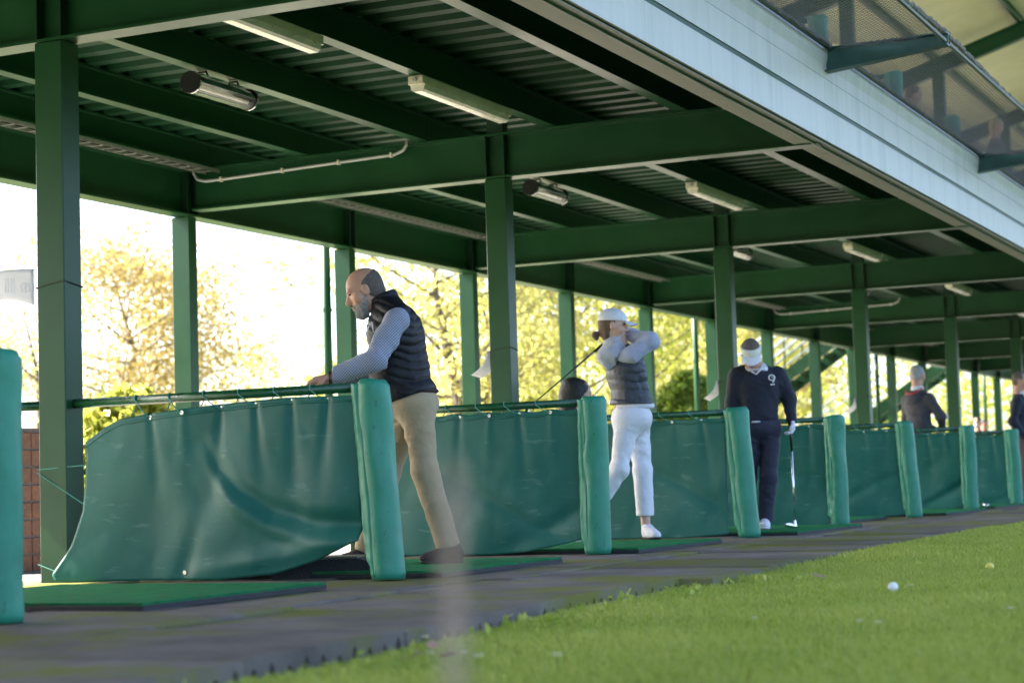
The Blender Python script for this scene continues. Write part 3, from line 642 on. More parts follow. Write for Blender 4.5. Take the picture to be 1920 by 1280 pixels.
def tree(x, y, h, rad, nclu, cnt, mt, label, low=.25, size=.09, seed=1, sparse=1.0, group=None, name='tree'):
    rs = np.random.default_rng(seed)
    t = thing(name, label, 'tree', (x,y,-.08), 0, group)
    tb = MB(); top = Vector((rs.normal()*.1*rad, rs.normal()*.1*rad, h*.93))
    trunk = [Vector((0,0,0)), Vector((.06*rad*rs.normal(), .06*rad*rs.normal(), h*.3)), Vector((.08*rad*rs.normal(), .08*rad*rs.normal(), h*.62)), top]
    r0 = .018*h+.03; tb.tube(trunk, [r0, r0*.75, r0*.4, r0*.1], 8)
    cent = []; sig = []
    nl = max(7, nclu//3)
    for k in range(nl):
        f = low+(1-low)*((k+.5)/nl)*.95; i = min(2, int(f*3)); base = trunk[i].lerp(trunk[i+1], f*3-i)
        an = k*2.4+rs.uniform(-.4,.4); ln = rad*(math.sin(math.pi*min(1,(.12+.8*(1-f)/(1-low)*1.0)))**.6)*rs.uniform(.75,1.15)
        tip = base+Vector((math.cos(an)*ln, math.sin(an)*ln, ln*rs.uniform(.25,.75)))
        mid = base.lerp(tip, .5)+Vector((0,0,-.06*ln)); rr = r0*.35*(1-f*.6)
        tb.tube([base, mid, tip], [rr, rr*.6, rr*.15], 5)
        for q_ in range(3):
            g = rs.uniform(.35,1.05); c = base.lerp(tip, g)+Vector(rs.normal(size=3)*ln*.14); cent.append(c); sig.append(ln*.16*rs.uniform(.6,1.3)+.10)
            tw = c+Vector(rs.normal(size=3)*ln*.12); tb.tube([base.lerp(tip,g*.9), tw], [rr*.35, .004], 4)
    tb.build('trunk', 'bark', t, local=True)
    cent = np.array([list(c) for c in cent]); v, f, r = leaf_mesh(cent, np.array(sig), cnt, size, rs)
    npmesh('crown', v, f, mt, t, r, smooth=False); return t
def conifer(x, y, h, rad, n, label, seed, mt='lf_c'):
    rs = np.random.default_rng(seed); t = thing('conifer', label, 'tree', (x,y,-.08))
    MB().tube([(0,0,0),(0,0,h*.95)], [.12,.02], 8).build('trunk', 'bark', t, local=True)
    z = rs.uniform(.02,1,n)**1.0; a = rs.uniform(0,2*math.pi,n); lob = 1+.18*np.sin(a*5+z*14)+.12*np.sin(a*9-z*23)
    r = rad*np.sqrt(np.clip(1-z**1.8,0,1))*lob*rs.uniform(.72,1.02,n)
    c = np.stack([r*np.cos(a), r*np.sin(a), z*h],1); v, f, rr = leaf_mesh(c, np.full(n,.05), 7, .14, rs)
    npmesh('crown', v, f, mt, t, rr, smooth=False)
TL = [ # x, y, height, radius, clusters, leaves per cluster, material, label, low, leaf size
 (27.9,22.7,4.3,1.7,24,60,'lf_y','thin yellow sapling beside the white paper sign',.3,.09),
 (32.2,23.8,5.6,3.0,96,330,'lf_o','pale ochre birch thinning out against the white sky',.12,.085),
 (36.0,25.3,5.2,2.3,45,130,'lf_y','thin pale yellow tree behind the ochre birch',.2,.09),
 (50.0,33.1,5.0,2.0,24,90,'lf_o','small sparse autumn tree far behind the first bay',.2,.12),
 (59.7,36.5,5.6,2.8,36,110,'lf_g','low olive tree far behind the green downpipe',.1,.13),
 (30.3,15.5,6.6,2.2,70,170,'lf_y','dense yellow maple behind the man in the black vest',.12,.11),
 (34.2,16.5,7.2,2.6,80,170,'lf_y','tall golden tree behind the column of the second bay',.1,.12),
 (36.6,16.1,6.8,2.4,70,160,'lf_g','yellow-green tree behind the swinging woman',.1,.12),
 (40.9,16.3,7.4,2.6,70,170,'lf_y','broad golden tree behind the swinging woman',.08,.12),
 (43.0,17.4,7.0,2.4,60,160,'lf_g','olive tree beside the round dark conifer',.08,.13),
 (47.4,16.0,7.5,2.8,60,170,'lf_g','tall olive tree behind the visored woman',.05,.14),
 (53.3,17.1,7.5,2.8,60,170,'lf_o','ochre tree seen through the stair rails',.05,.14),
 (57.5,19.0,8.0,3.0,60,170,'lf_y','golden tree seen beyond the stair',.05,.15),
 (63.7,20.4,8.0,3.0,60,170,'lf_y','yellow tree behind the man in the grey hooded jacket',.05,.15),
 (70.5,24.4,8.0,3.0,60,170,'lf_o','russet tree beyond the low cream building',.05,.16)]
for k, a in enumerate(TL): a = a[:5]+(int(a[5]*(.8 if k > 4 else 1)),)+a[6:]; tree(*a[:8], low=a[8], size=a[9], seed=20+k)
for k in range(7): tree(-16+k*4.6, 17.5+(k%3)*2.2, 5.2+.5*(k%2), 2.3, 40, 110, 'lf_g', 'unseen olive tree added behind the first bays to block light', low=.1, size=.13, seed=70+k, group='added light-blocking trees behind the first bays')  # row added out of view, keeps bright back-left sky off the columns
conifer(37.7, 13.6, 2.75, .95, 2600, 'round dark green conifer behind the second downpipe', 4)
conifer(18.3, 13.5, 1.75, 1.0, 1100, 'low bright green juniper bush behind the first rail', 9, 'lf_g')
conifer(17.2, 14.0, 1.0, .8, 1100, 'small green bush beside the brick pillar', 12)
# far wood closing the view on the right
rs = np.random.default_rng(5); C_ = []; 
for k in range(260):
    u = k/260; x = 62+48*u+rs.normal()*2; y = 34-19*u+rs.normal()*2.5; C_.append((x,y,rs.uniform(.3,10)*rs.uniform(.5,1)))
v, f, r = leaf_mesh(np.array(C_), np.full(len(C_), 1.0), 80, .30, rs)
stuff(npmesh('distant_wood', v, f, 'lf_g', None, r, smooth=False)); bpy.data.objects['distant_wood']['label'] = 'distant mass of olive and yellow trees closing the view behind the stair'; bpy.data.objects['distant_wood']['category'] = 'wood'
# ------------------------------------------------------------------ lawn blades
rs = np.random.default_rng(11)
def sample(n, x0, x1, y0fn, y1fn):
    x = rs.uniform(x0, x1, n); lo = y0fn(x); hi = y1fn(x); return x, lo+(hi-lo)*rs.uniform(0,1,n)
ey = np.vectorize(edge_y)
XS, YS = [], []
for (x0,x1,n) in ((3.2,5,52000),(5,7,62000),(7,10,70000),(10,14,52000),(14,20,34000)):
    a, b_ = sample(n, x0, x1, lambda x: .12*x-.3, lambda x: ey(x)-.03); XS.append(a); YS.append(b_)
a, b_ = sample(30000, 3, 14, lambda x: 0*x-2, lambda x: .12*x-.3); XS.append(a); YS.append(b_)
a, b_ = sample(9000, 3.4, 16, lambda x: ey(x)-.14, lambda x: ey(x)-.0); XS.append(a); YS.append(b_); ne = 9000
X = np.concatenate(XS); Y = np.concatenate(YS); n = len(X)
dens = np.array([noise.noise(Vector((a*1.6, b_*1.6, 1))) for a, b_ in zip(X[::1], Y[::1])]) if n < 400000 else rs.normal(size=n)*.2
ED = ey(X); Z = -.07+.028*np.clip((X-8.8)/3,0,1)
Hh = (.034+.007*dens)*rs.uniform(.6,1.4,n); Hh[-ne:] *= 1.2; near = (ED-Y < .13) & (X < 8.6); Hh[near] *= .55; Hh[(ED-Y < .06) & (X < 8.6) & (rs.uniform(0,1,n) < .85)] = .001; Hh = np.clip(Hh, .001, .10)
az = rs.uniform(0,2*math.pi,n); lean = np.abs(rs.normal(size=n))*.45+.1; wdt = rs.uniform(.0014,.0028,n)*(1+X/12)
dx, dy = np.cos(az), np.sin(az); px_, py_ = -dy, dx
def ringv(fr, wf, up): return X+dx*lean*Hh*fr**1.6, Y+dy*lean*Hh*fr**1.6, Z+Hh*up, wdt*wf
vs_ = []
for fr, wf, up in ((0,1,0),(.5,.85,.55)):
    a, b_, c, w_ = ringv(fr, wf, up); vs_ += [np.stack([a-px_*w_, b_-py_*w_, c],1), np.stack([a+px_*w_, b_+py_*w_, c],1)]
a, b_, c, w_ = ringv(1, 0, .93); vs_.append(np.stack([a,b_,c],1))
v = np.stack(vs_,1).reshape(-1,3); base = (np.arange(n)*5)[:,None]
tri = np.concatenate([base+np.array([[0,1,3]]), base+np.array([[0,3,2]]), base+np.array([[2,3,4]])],0)
rv = np.clip(.36+.28*dens+np.abs(rs.normal(size=n))*.32, 0, 1)
g = npmesh('grass', v, tri, 'grass', None, np.repeat(rv,5), smooth=False); stuff(g); g['label'] = 'short bright green grass of the range in front of the rubber floor'; g['category'] = 'grass'
# broad-leaved weeds along the edge
rs = np.random.default_rng(3); cw = []
for k in range(70):
    x = rs.uniform(3.4,9); cw.append((x, edge_y(x)-rs.uniform(.06,.35), -.055))
v, f, r = leaf_mesh(np.array(cw), np.full(len(cw), .022), 9, .035, rs); v[:,2] = np.clip(v[:,2], -.075, .0)
o = npmesh('weeds', v, f, 'grass', None, r, smooth=False); stuff(o); o['label'] = 'low broad-leaved weeds in the grass along the rubber edge'; o['category'] = 'weeds'
# balls, daisies, fallen leaves
def ball(x, y, mt, label, grp=None, r=.0214, z=None):
    def f(u, v):
        a, b_ = 2*math.pi*u, math.pi*v; dm = r*(1-.02*(math.sin(a*14)*math.sin(b_*14) > .3)); return (dm*math.cos(a)*math.sin(b_), dm*math.sin(a)*math.sin(b_), dm*math.cos(b_))
    o = MB().grid(f, 40, 24).build('golf_ball', mt, None, smooth=True); o.location = (x,y,-.07+r+.006 if z is None else z); tag(o, label, 'ball', grp); return o
ball(9.45, 1.89, 'yellow', 'yellow golf ball lying in the grass', z=-.028); ball(7.85, 1.97, 'white', 'white golf ball half sunk in the grass', z=-.03)
def daisy(x, y, s_=1.0):
    t = thing('daisy', 'tiny white daisy growing in the grass', 'flower', (x,y,-.07), 0, 'daisies in the grass')
    MB().tube([(0,0,0),(.004,0,.06*s_)], .0012, 5).build('stem', 'grass_s', t, local=True)
    p = MB()
    for k in range(12):
        a = k*math.pi/6; c, s2_ = math.cos(a), math.sin(a); b0 = .0025; L = .011*s_
        p.add([(c*b0,s2_*b0,.06*s_),(c*L-s2_*.003,s2_*L+c*.003,.064*s_),(c*L*1.1,s2_*L*1.1,.065*s_),(c*L+s2_*.003,s2_*L-c*.003,.064*s_)], [(0,1,2,3)])
    p.build('petals', 'petal', t, local=True); MB().tube([(0.002,0,.059*s_),(.002,0,.065*s_)], .004, 8).build('flower_centre', 'yellow', t, local=True)
for x, y, s_ in ((7.62,1.84,1),(5.75,1.55,1),(5.7,1.48,1),(4.4,2.18,1.2),(4.45,1.98,1.2),(4.62,2.33,1),(4.6,2.42,1),(5.95,1.95,.9),(5.1,2.7,1),(6.3,1.2,1)): daisy(x, y, s_)
def dead_leaf(x, y, rz, s_):
    def f(u, v):
        w_ = math.sin(math.pi*min(1,max(0,u)))**.7*.42; return ((u-.5)*s_, (v-.5)*w_*s_, .018*abs(v-.5)*2*s_*6*.12+.01*math.sin(u*5)*s_*4*.2)
    o = MB().grid(f, 8, 4).build('fallen_leaf', 'deadleaf', None, smooth=True); sm = o.modifiers.new('t','SOLIDIFY'); sm.thickness = .0008
    o.location = (x,y,-.018); o.rotation_euler = (.3,.2,rz); tag(o, 'curled brown fallen leaf lying on the grass', 'leaf', 'fallen leaves on the grass')
for k, (x, y) in enumerate(((4.72,2.52),(4.66,2.4),(4.6,2.48),(4.95,2.6),(8.6,2.5))): dead_leaf(x, y, k*1.3, .075)
# fallen leaves and twigs on the rubber floor are left to the moss; one dry stalk stands close to the lens
t = thing('dry_stalk', 'dry brown seed stalk standing in the grass, far out of focus', 'plant', (1.12, .571, -.07))
sb = MB().tube([(0,0,0),(.004,.002,.15),(-.002,.004,.33),(.003,.0,.52)], [.0016,.0014,.0012,.0006], 6); sb.build('stem', 'straw', t, local=True)
rs = np.random.default_rng(8); cc = np.array([(.002*rs.normal(), .002*rs.normal(), .36+.15*k/46) for k in range(47)])
v, f, r = leaf_mesh(cc, np.full(47,.0036), 4, .009, rs); npmesh('seed_head', v, f, 'straw', t, None, smooth=False)
# ------------------------------------------------------------------ people: smooth-union distance fields meshed with surface nets
def frame3(fwd, up):
    f = np.array(fwd, float); f /= np.linalg.norm(f); u = np.array(up, float); u -= f*(u@f); u /= np.linalg.norm(u); return np.stack([f, np.cross(u, f), u], 1)
class SDF:
    def __init__(s): s.p = []
    def cone(s, a, b, ra, rb, k=.03, ax=None, st=1.0): s.p.append(('c', np.array(a,float), np.array(b,float), ra, rb, k, None if ax is None else np.array(ax,float)/np.linalg.norm(ax), st)); return s
    def ell(s, c, r, k=.02, m=None, sub=False): s.p.append(('s' if sub else 'e', np.array(c,float), np.array(r,float), np.eye(3) if m is None else np.array(m,float), 0, k, None, 1)); return s
    def chain(s, pts, rs, k=.03, ax=None, st=1.0):
        for i in range(len(pts)-1): s.cone(pts[i], pts[i+1], rs[i], rs[i+1], k, ax, st)
        return s
    def grow(s, d):
        n = SDF()
        for p in s.p:
            p = list(p)
            if p[0] == 'c': p[3] += d; p[4] += d
            else: p[2] = p[2]+d
            n.p.append(tuple(p))
        return n
    def ext(s, o): s.p += o.p; return s
    def bounds(s):
        lo = np.full(3, 9e9); hi = -lo
        for p in s.p:
            if p[0] == 's': continue
            pts = (p[1], p[2]) if p[0] == 'c' else (p[1],); r = max(p[3],p[4])*max(1,p[7]) if p[0] == 'c' else max(p[2])
            for q in pts: lo = np.minimum(lo, q-r); hi = np.maximum(hi, q+r)
        return lo, hi
    def mesh(s, h, post=None, pad=.03):
        lo, hi = s.bounds(); lo -= pad; hi += pad; n = np.ceil((hi-lo)/h).astype(int)+1
        D = np.full(n, 1.0, np.float32); ax = [lo[i]+h*np.arange(n[i]) for i in range(3)]
        for p in s.p:
            if p[0] == 'c': r = max(p[3],p[4])*max(1,p[7]); l, u = np.minimum(p[1],p[2])-r, np.maximum(p[1],p[2])+r
            else: r = max(p[2]); l, u = p[1]-r, p[1]+r
            mg = p[5]+.05
            i0 = np.maximum(0, np.floor((l-mg-lo)/h).astype(int)); i1 = np.minimum(n, np.ceil((u+mg-lo)/h).astype(int)+1)
            if (i1 <= i0).any(): continue
            sl_ = tuple(slice(a,b) for a,b in zip(i0,i1)); G = np.stack(np.meshgrid(*[ax[i][sl_[i]] for i in range(3)], indexing='ij'), -1)
            if p[0] == 'c':
                q = G-p[1]; ba = p[2]-p[1]
                if p[6] is not None: q = q+((1/p[7])-1)*(q@p[6])[...,None]*p[6]
                t = np.clip((q@ba)/max(ba@ba,1e-9), 0, 1); d = np.linalg.norm(q-t[...,None]*ba, axis=-1)-(p[3]+(p[4]-p[3])*t)
            else:
                q = (G-p[1])@p[3]; k0 = np.linalg.norm(q/p[2], axis=-1); k1 = np.linalg.norm(q/(p[2]**2), axis=-1); d = k0*(k0-1)/np.maximum(k1,1e-6)
            E = D[sl_]; k = p[5]
            if p[0] == 's':
                hh = np.clip(.5-.5*(E+d)/k, 0, 1); D[sl_] = E*(1-hh)+(-d)*hh+k*hh*(1-hh)
            else:
                hh = np.clip(.5+.5*(d-E)/k, 0, 1); D[sl_] = d*(1-hh)+E*hh-k*hh*(1-hh)
        if post is not None: D = post(D, *np.meshgrid(*ax, indexing='ij'))
        for a in range(3):
            ix = [slice(None)]*3
            for e in (0,-1): ix[a] = e; D[tuple(ix)] = np.maximum(D[tuple(ix)], .5*h)
        return surfnet(D, lo, h)
def surfnet(D, lo, h):
    sg = D < 0; n = np.array(D.shape); c = np.zeros(n-1, np.int8)
    offs = [(i,j,k) for i in (0,1) for j in (0,1) for k in (0,1)]
    sub = lambda A, o: A[o[0]:n[0]-1+o[0], o[1]:n[1]-1+o[1], o[2]:n[2]-1+o[2]]
    for o in offs: c += sub(sg, o)
    act = (c > 0) & (c < 8); idx = -np.ones(n-1, np.int64); I = np.argwhere(act); idx[act] = np.arange(len(I))
    acc = np.zeros((len(I),3)); cnt = np.zeros(len(I))
    for a in range(3):
        for o in offs:
            if o[a]: continue
            o2 = list(o); o2[a] = 1; d0 = D[tuple((I+o).T)]; d1 = D[tuple((I+o2).T)]; m_ = (d0 < 0) != (d1 < 0)
            t = np.where(m_, d0/np.where(m_, d0-d1, 1), 0); P = np.tile(np.array(o,float), (len(I),1)); P[:,a] += t
            acc += P*m_[:,None]; cnt += m_
    V = lo+h*(I+acc/cnt[:,None]); F = []
    for a in range(3):
        b, c_ = (a+1)%3, (a+2)%3; s0 = [slice(None)]*3; s1_ = [slice(None)]*3; s0[a] = slice(0,-1); s1_[a] = slice(1,None)
        A = sg[tuple(s0)]; Bm = sg[tuple(s1_)]; E = np.argwhere(A != Bm); ok = (E[:,b] > 0) & (E[:,c_] > 0) & (E[:,b] < n[b]-1) & (E[:,c_] < n[c_]-1); E = E[ok]
        if not len(E): continue
        def cell(db, dc): e = E.copy(); e[:,b] -= db; e[:,c_] -= dc; return idx[tuple(e.T)]
        q = np.stack([cell(1,1), cell(0,1), cell(0,0), cell(1,0)], 1); fl = ~A[tuple(E.T)]; q[fl] = q[fl][:, ::-1]; F.append(q)
    return V, np.concatenate(F)
def put(name, sdf, h, mt, parent, post=None):
    v, f = sdf.mesh(h, post); return npmesh(name, v, f, mt, parent, smooth=True)
def clip(*pl):                                        # keep the side where (p-point).normal < 0
    def post(D, X, Y, Z):
        for p, nn in pl:
            nn = np.array(nn,float)/np.linalg.norm(nn); D = np.maximum(D, (X-p[0])*nn[0]+(Y-p[1])*nn[1]+(Z-p[2])*nn[2])
        return D
    return post
def ragged(amp, sc, *pl):                             # clip with an uneven, hair-like edge
    def post(D, X, Y, Z):
        m_ = np.abs(D) < .03; j = amp*(vnoise(X[m_]*sc, Y[m_]*sc, Z[m_]*sc)+.6*vnoise(X[m_]*sc*2.3+5, Y[m_]*sc*2.3, Z[m_]*sc*2.3)); D = D.copy()
        for p, nn in pl:
            nn = np.array(nn,float)/np.linalg.norm(nn); q = (X-p[0])*nn[0]+(Y-p[1])*nn[1]+(Z-p[2])*nn[2]; q[m_] += j; D = np.maximum(D, q)
        return D
    return post
def seq(*fs):
    def post(D, X, Y, Z):
        for f in fs: D = f(D, X, Y, Z)
        return D
    return post
_LAT = np.random.default_rng(77).uniform(-1, 1, (32,32,32)).astype(np.float32)
def vnoise(x, y, z):
    xi, yi, zi = np.floor(x).astype(int), np.floor(y).astype(int), np.floor(z).astype(int); fx, fy, fz = x-xi, y-yi, z-zi
    fx, fy, fz = fx*fx*(3-2*fx), fy*fy*(3-2*fy), fz*fz*(3-2*fz); L = lambda a, b_, c: _LAT[(xi+a) & 31, (yi+b_) & 31, (zi+c) & 31]
    l = lambda p, q, t: p+(q-p)*t
    return l(l(l(L(0,0,0),L(1,0,0),fx), l(L(0,1,0),L(1,1,0),fx), fy), l(l(L(0,0,1),L(1,0,1),fx), l(L(0,1,1),L(1,1,1),fx), fy), fz)
def wrinkle(amp, sc, seed=0, dirn=(.3,.2,1), band=.05):
    """ridged noise creases, drawn out across the limb; only evaluated near the surface"""
    d = np.array(dirn,float); d /= np.linalg.norm(d); f = sc/16.0
    def post(D, X, Y, Z):
        m_ = np.abs(D) < band
        x, y, z = X[m_], Y[m_], Z[m_]; s_ = x*d[0]+y*d[1]+z*d[2]
        q = .45; u, v_, w_ = (x*q+s_*d[0]*(1-q)), (y*q+s_*d[1]*(1-q)), (z*q+s_*d[2]*(1-q))
        r1 = 1-3.0*np.abs(vnoise(u*f*2.2+seed*3.1, v_*f*2.2+5, w_*f*2.2+seed)); r2 = 1-3.0*np.abs(vnoise(u*f*4.6+9, v_*f*4.6+seed, w_*f*4.6+2))
        mk = np.clip(.55+.9*vnoise(x*6+seed, y*6, z*6+3), 0, 1.3)
        D = D.copy(); D[m_] = D[m_]-amp*(r1+.45*r2)*mk; return D
    return post
def head_sdf(c, m, neck=None, sc=1.0, nose=1.0):
    c = np.array(c,float); P = lambda *a: c+m@(np.array(a)*sc); s = SDF()
    s.ell(P(-.012,0,.032), np.array((.097,.076,.086))*sc, .02, m).ell(P(.02,0,-.03), np.array((.068,.060,.085))*sc, .03, m)
    s.ell(P(.052,0,-.092), np.array((.030,.034,.026))*sc, .03, m)
    s.cone(P(.082,0,.012), P(.104,0,-.03), .010*sc, .0135*sc*nose, .012).ell(P(.092,.014,-.036), np.array((.012,.009,.008))*sc, .008, m).ell(P(.092,-.014,-.036), np.array((.012,.009,.008))*sc, .008, m)
    s.ell(P(.074,.03,.026), np.array((.018,.028,.009))*sc, .015, m).ell(P(.074,-.03,.026), np.array((.018,.028,.009))*sc, .015, m)
    s.ell(P(.05,.05,-.03), np.array((.025,.02,.022))*sc, .03, m).ell(P(.05,-.05,-.03), np.array((.025,.02,.022))*sc, .03, m)
    for y in (-1,1):
        s.ell(P(.092,.031*y,.006), np.array((.016,.016,.009))*sc, .008, m, sub=True); s.ell(P(-.005,.079*y,-.008), np.array((.020,.009,.032))*sc, .008, m); s.ell(P(.001,.088*y,-.006), np.array((.010,.006,.018))*sc, .006, m, sub=True)
    s.ell(P(.086,0,-.064), np.array((.012,.024,.006))*sc, .006, m).ell(P(.084,0,-.075), np.array((.012,.021,.007))*sc, .006, m)
    if neck is not None: s.cone(P(-.03,0,-.06), neck, .056*sc, .064*sc, .03)
    return s
def face_parts(body, c, m, sc=1.0, lips=True):
    c = np.array(c,float); P = lambda *a: c+m@(np.array(a)*sc)
    for y in (-1,1): put('eye', SDF().ell(P(.078,.031*y,.006), np.array((.0105,.011,.0042))*sc, .005, m), .0025, 'eye', body); put('eyebrow', SDF().cone(P(.09,.018*y,.026), P(.076,.05*y,.026), .005*sc, .003*sc), .0035, 'hairbrown' , body)
    if lips: put('lips', SDF().ell(P(.0885,0,-.0695), np.array((.0115,.022,.0065))*sc, .005, m), .003, 'lip', body)
def hand_sdf(wrist, dirn, palm_n, curl=.5, sc=1.0, thumb=1, grow=0.0):
    """palm and five bent fingers: dirn = along the fingers, palm_n = towards the palm side"""
    d = np.array(dirn,float); d /= np.linalg.norm(d); p = np.array(palm_n,float); p -= d*(p@d); p /= np.linalg.norm(p); sd_ = np.cross(d,p)*thumb
    w_ = np.array(wrist,float); s = SDF(); L = .085*sc
    for t in (-1.2,-.4,.4,1.2): s.cone(w_+sd_*t*.008*sc, w_+d*L+sd_*t*.021*sc, (.017+grow)*sc, (.0125+grow)*sc, .012)
    for t, ln in ((1.25,.068),(.42,.078),(-.42,.072),(-1.25,.055)):
        a = w_+d*L+sd_*t*.021*sc; ln *= sc; c1 = curl; b = a+(d*math.cos(c1)+p*math.sin(c1))*ln*.45; c2 = curl*2.1; c = b+(d*math.cos(c2)+p*math.sin(c2))*ln*.32; c3 = curl*3; e = c+(d*math.cos(c3)+p*math.sin(c3))*ln*.25
        s.chain([a,b,c,e], [(.0095+grow)*sc,(.009+grow)*sc,(.008+grow)*sc,(.0068+grow)*sc], .004)
    a = w_+d*.025*sc+sd_*.02*sc; b = a+(d*.6+sd_*.65+p*.35)*.04*sc; c = b+(d*.85+sd_*.2+p*(.2+.5*curl))*.032*sc; e = c+(d*.8+p*.6)*.022*sc
    s.chain([a,b,c,e], [(.013+grow)*sc,(.0115+grow)*sc,(.0105+grow)*sc,(.008+grow)*sc], .006); return s
def shoe(parent, heel, toe, mt, sole='sole', tilt=0, w_=.042):
    h_, t_ = np.array(heel,float), np.array(toe,float); d = t_-h_; L = np.linalg.norm(d); d /= L; z = np.array((0,0,1.)); sd_ = np.cross(z,d); sd_ /= np.linalg.norm(sd_); up = np.cross(d,sd_); fl = lambda p, n_: (p, n_)
    s = SDF().ell(h_+d*.045+up*.045, (.05,.036,.045), .03, np.stack([d,sd_,up],1)).ell(h_+d*L*.68+up*.03, (L*.34,w_,.038), .03, np.stack([d,sd_,up],1)).cone(h_+d*.05+up*.085, h_+d*L*.55+up*.045, .037, .036, .03)
    o = put('shoe', s, .006, mt, parent, clip((h_+up*.012, -up), (h_+d*.045+up*.105, up)))
    g = SDF().ell(h_+d*.05+up*.012, (.052,.038,.02), .02, np.stack([d,sd_,up],1)).ell(h_+d*L*.66+up*.012, (L*.36,w_+.002,.02), .03, np.stack([d,sd_,up],1))
    put('sole', g, .006, sole, o, clip((h_+up*.018, up), (h_-up*.001, -up))); return o
def person(label, loc, group=None): return thing('person', label, 'person', loc, -math.pi/2+YAW, group)
def quilt(a, axis, pitch, amp, chev=.0, lat=(0,1,0)):
    a = np.array(a,float); axis = np.array(axis,float)/np.linalg.norm(axis); lat = np.array(lat,float)
    def post(D, X, Y, Z):
        s_ = (X-a[0])*axis[0]+(Y-a[1])*axis[1]+(Z-a[2])*axis[2]; l_ = (X-a[0])*lat[0]+(Y-a[1])*lat[1]+(Z-a[2])*lat[2]
        s_ = s_+chev*np.abs(l_)+.006*np.sin(X*22+Y*17)+.004*np.sin(Z*31+X*25); ph = np.abs(np.sin(math.pi*s_/pitch))
        return D - amp*(np.sqrt(ph)-.55)
    return post

# ---- man in the black vest, leaning over the far side of the first rail (faces picture left)
P = person('bald bearded man in black quilted vest and beige chinos leaning on a rail', (9.3,4.85,.034)); dz = .034
hc = (-.352,0,1.50); hm = frame3((-.91,-.10,-.38),(-.36,0,1)); nb = (-.215,0,1.39)
torso = SDF().ell((-.185,0,1.23),(.135,.20,.17),.05,frame3((1,0,.25),(-.25,0,1))).ell((-.165,0,1.03),(.145,.17,.16),.05).cone((-.215,0,1.37),(-.19,0,1.30),.075,.11,.05,(0,1,0),1.5).ell((-.10,0,.87),(.135,.175,.13),.05)
armL = [(-.165,-.195,1.315),(-.285,-.27,1.095),(-.53,-.215,1.015)]; armR = [(-.215,.19,1.30),(-.35,.27,1.09),(-.56,.10,1.01)]
legL = [(-.075,-.085,.85),(-.04,-.10,.50),(.075,-.10,.09)]; legR = [(-.11,.085,.85),(-.26,.12,.50),(-.385,.13,.09)]
arms = SDF().chain(armL,(.058,.046,.032)).chain(armR,(.058,.046,.032)); legs = SDF().chain(legL,(.088,.062,.042)).chain(legR,(.088,.062,.042))
body = SDF().ext(head_sdf(hc,hm,nb,1.04,1.15)).ext(torso.grow(-.012)).ext(arms.grow(-.008)).ext(legs.grow(-.008)).ext(hand_sdf(armL[2],(-1,.05,-.12),(0,.3,-1),.35,1.0,1)).ext(hand_sdf(armR[2],(-1,-.25,-.1),(0,-.3,-1),.35,1.0,-1))
bo = put('body', body, .006, 'skin', P); face_parts(bo, hc, hm, 1.04, lips=False)
hP = lambda *a: np.array(hc)+hm@np.array(a)*1.04
cran = SDF().ell(hP(-.012,0,.032), np.array((.099,.0785,.088))*1.04, .02, hm).ell(hP(-.045,0,-.03),np.array((.06,.066,.07))*1.04,.03,hm)
put('hair', cran.grow(.0015), .0045, 'hairgrey', bo, seq(wrinkle(.0015,260,1), ragged(.006, 90, (hP(.002,0,0), hm@np.array((1,0,-.15))), (hP(-.02,0,.050), hm@np.array((.5,0,1))), (hP(-.05,0,-.075), hm@np.array((.1,0,-1))))))
beard = SDF().ell(hP(.026,0,-.068), np.array((.063,.0635,.05))*1.04,.02,hm).ell(hP(.056,0,-.110), np.array((.038,.037,.030))*1.04,.03,hm).ell(hP(.006,0,-.045), np.array((.040,.0685,.06))*1.04,.02,hm).ell(hP(.088,0,-.054),np.array((.014,.030,.007))*1.04,.006,hm)
put('beard', beard, .004, 'beard', bo, seq(wrinkle(.003,420,3), lambda D,X,Y,Z: np.maximum(D, -(((X-hP(.075,0,-.012)[0])**2+(Z-hP(.075,0,-.012)[2])**2)**.5-.048)), ragged(.006, 90, (hP(0,0,.0), hm@np.array((.55,0,1))), (hP(-.004,0,0), hm@np.array((-1,0,-.25))))))
put('collar_shirt', SDF().cone((-.255,0,1.43),(-.22,0,1.36),.066,.074,.02,(0,1,0),1.1), .006, 'shirt', bo, clip(((-.26,0,1.448),(-.35,0,1))))
sl_ = put('shirt_sleeve', SDF().chain(armL,(.070,.062,.045)), .007, 'shirt', bo, seq(wrinkle(.006,120,2,(.5,.3,.9)), clip(((-.515,0,0),(-1,0,0)))))
put('shirt_sleeve', SDF().chain(armR,(.070,.062,.045)), .008, 'shirt', bo, seq(wrinkle(.006,120,5,(.5,.3,.9)), clip(((-.535,0,0),(-1,0,0)))))
vest = SDF().ell((-.185,0,1.235),(.158,.215,.19),.06,frame3((1,0,.25),(-.25,0,1))).ell((-.168,0,1.04),(.168,.19,.18),.06).cone((-.225,0,1.40),(-.19,0,1.30),.082,.125,.05,(0,1,0),1.55).ell((-.11,0,.92),(.150,.195,.10),.05).cone((-.165,-.14,1.335),(-.18,-.10,1.26),.075,.10,.05).cone((-.215,.14,1.33),(-.2,.10,1.26),.075,.10,.05)
arml = SDF().chain([(-.165,-.30,1.31),(-.17,-.19,1.27),(-.19,-.24,1.20)],(.085,.082,.085))
vv = seq(quilt((-.15,0,1.0),(.22,0,1),.046,.009,.25), wrinkle(.003,70,9,(1,0,.3)), clip(((-.11,0,.905),(.30,0,-1)), ((-.255,0,1.455),(-.45,0,1))))
put('vest', vest, .0065, 'vest', bo, vv)
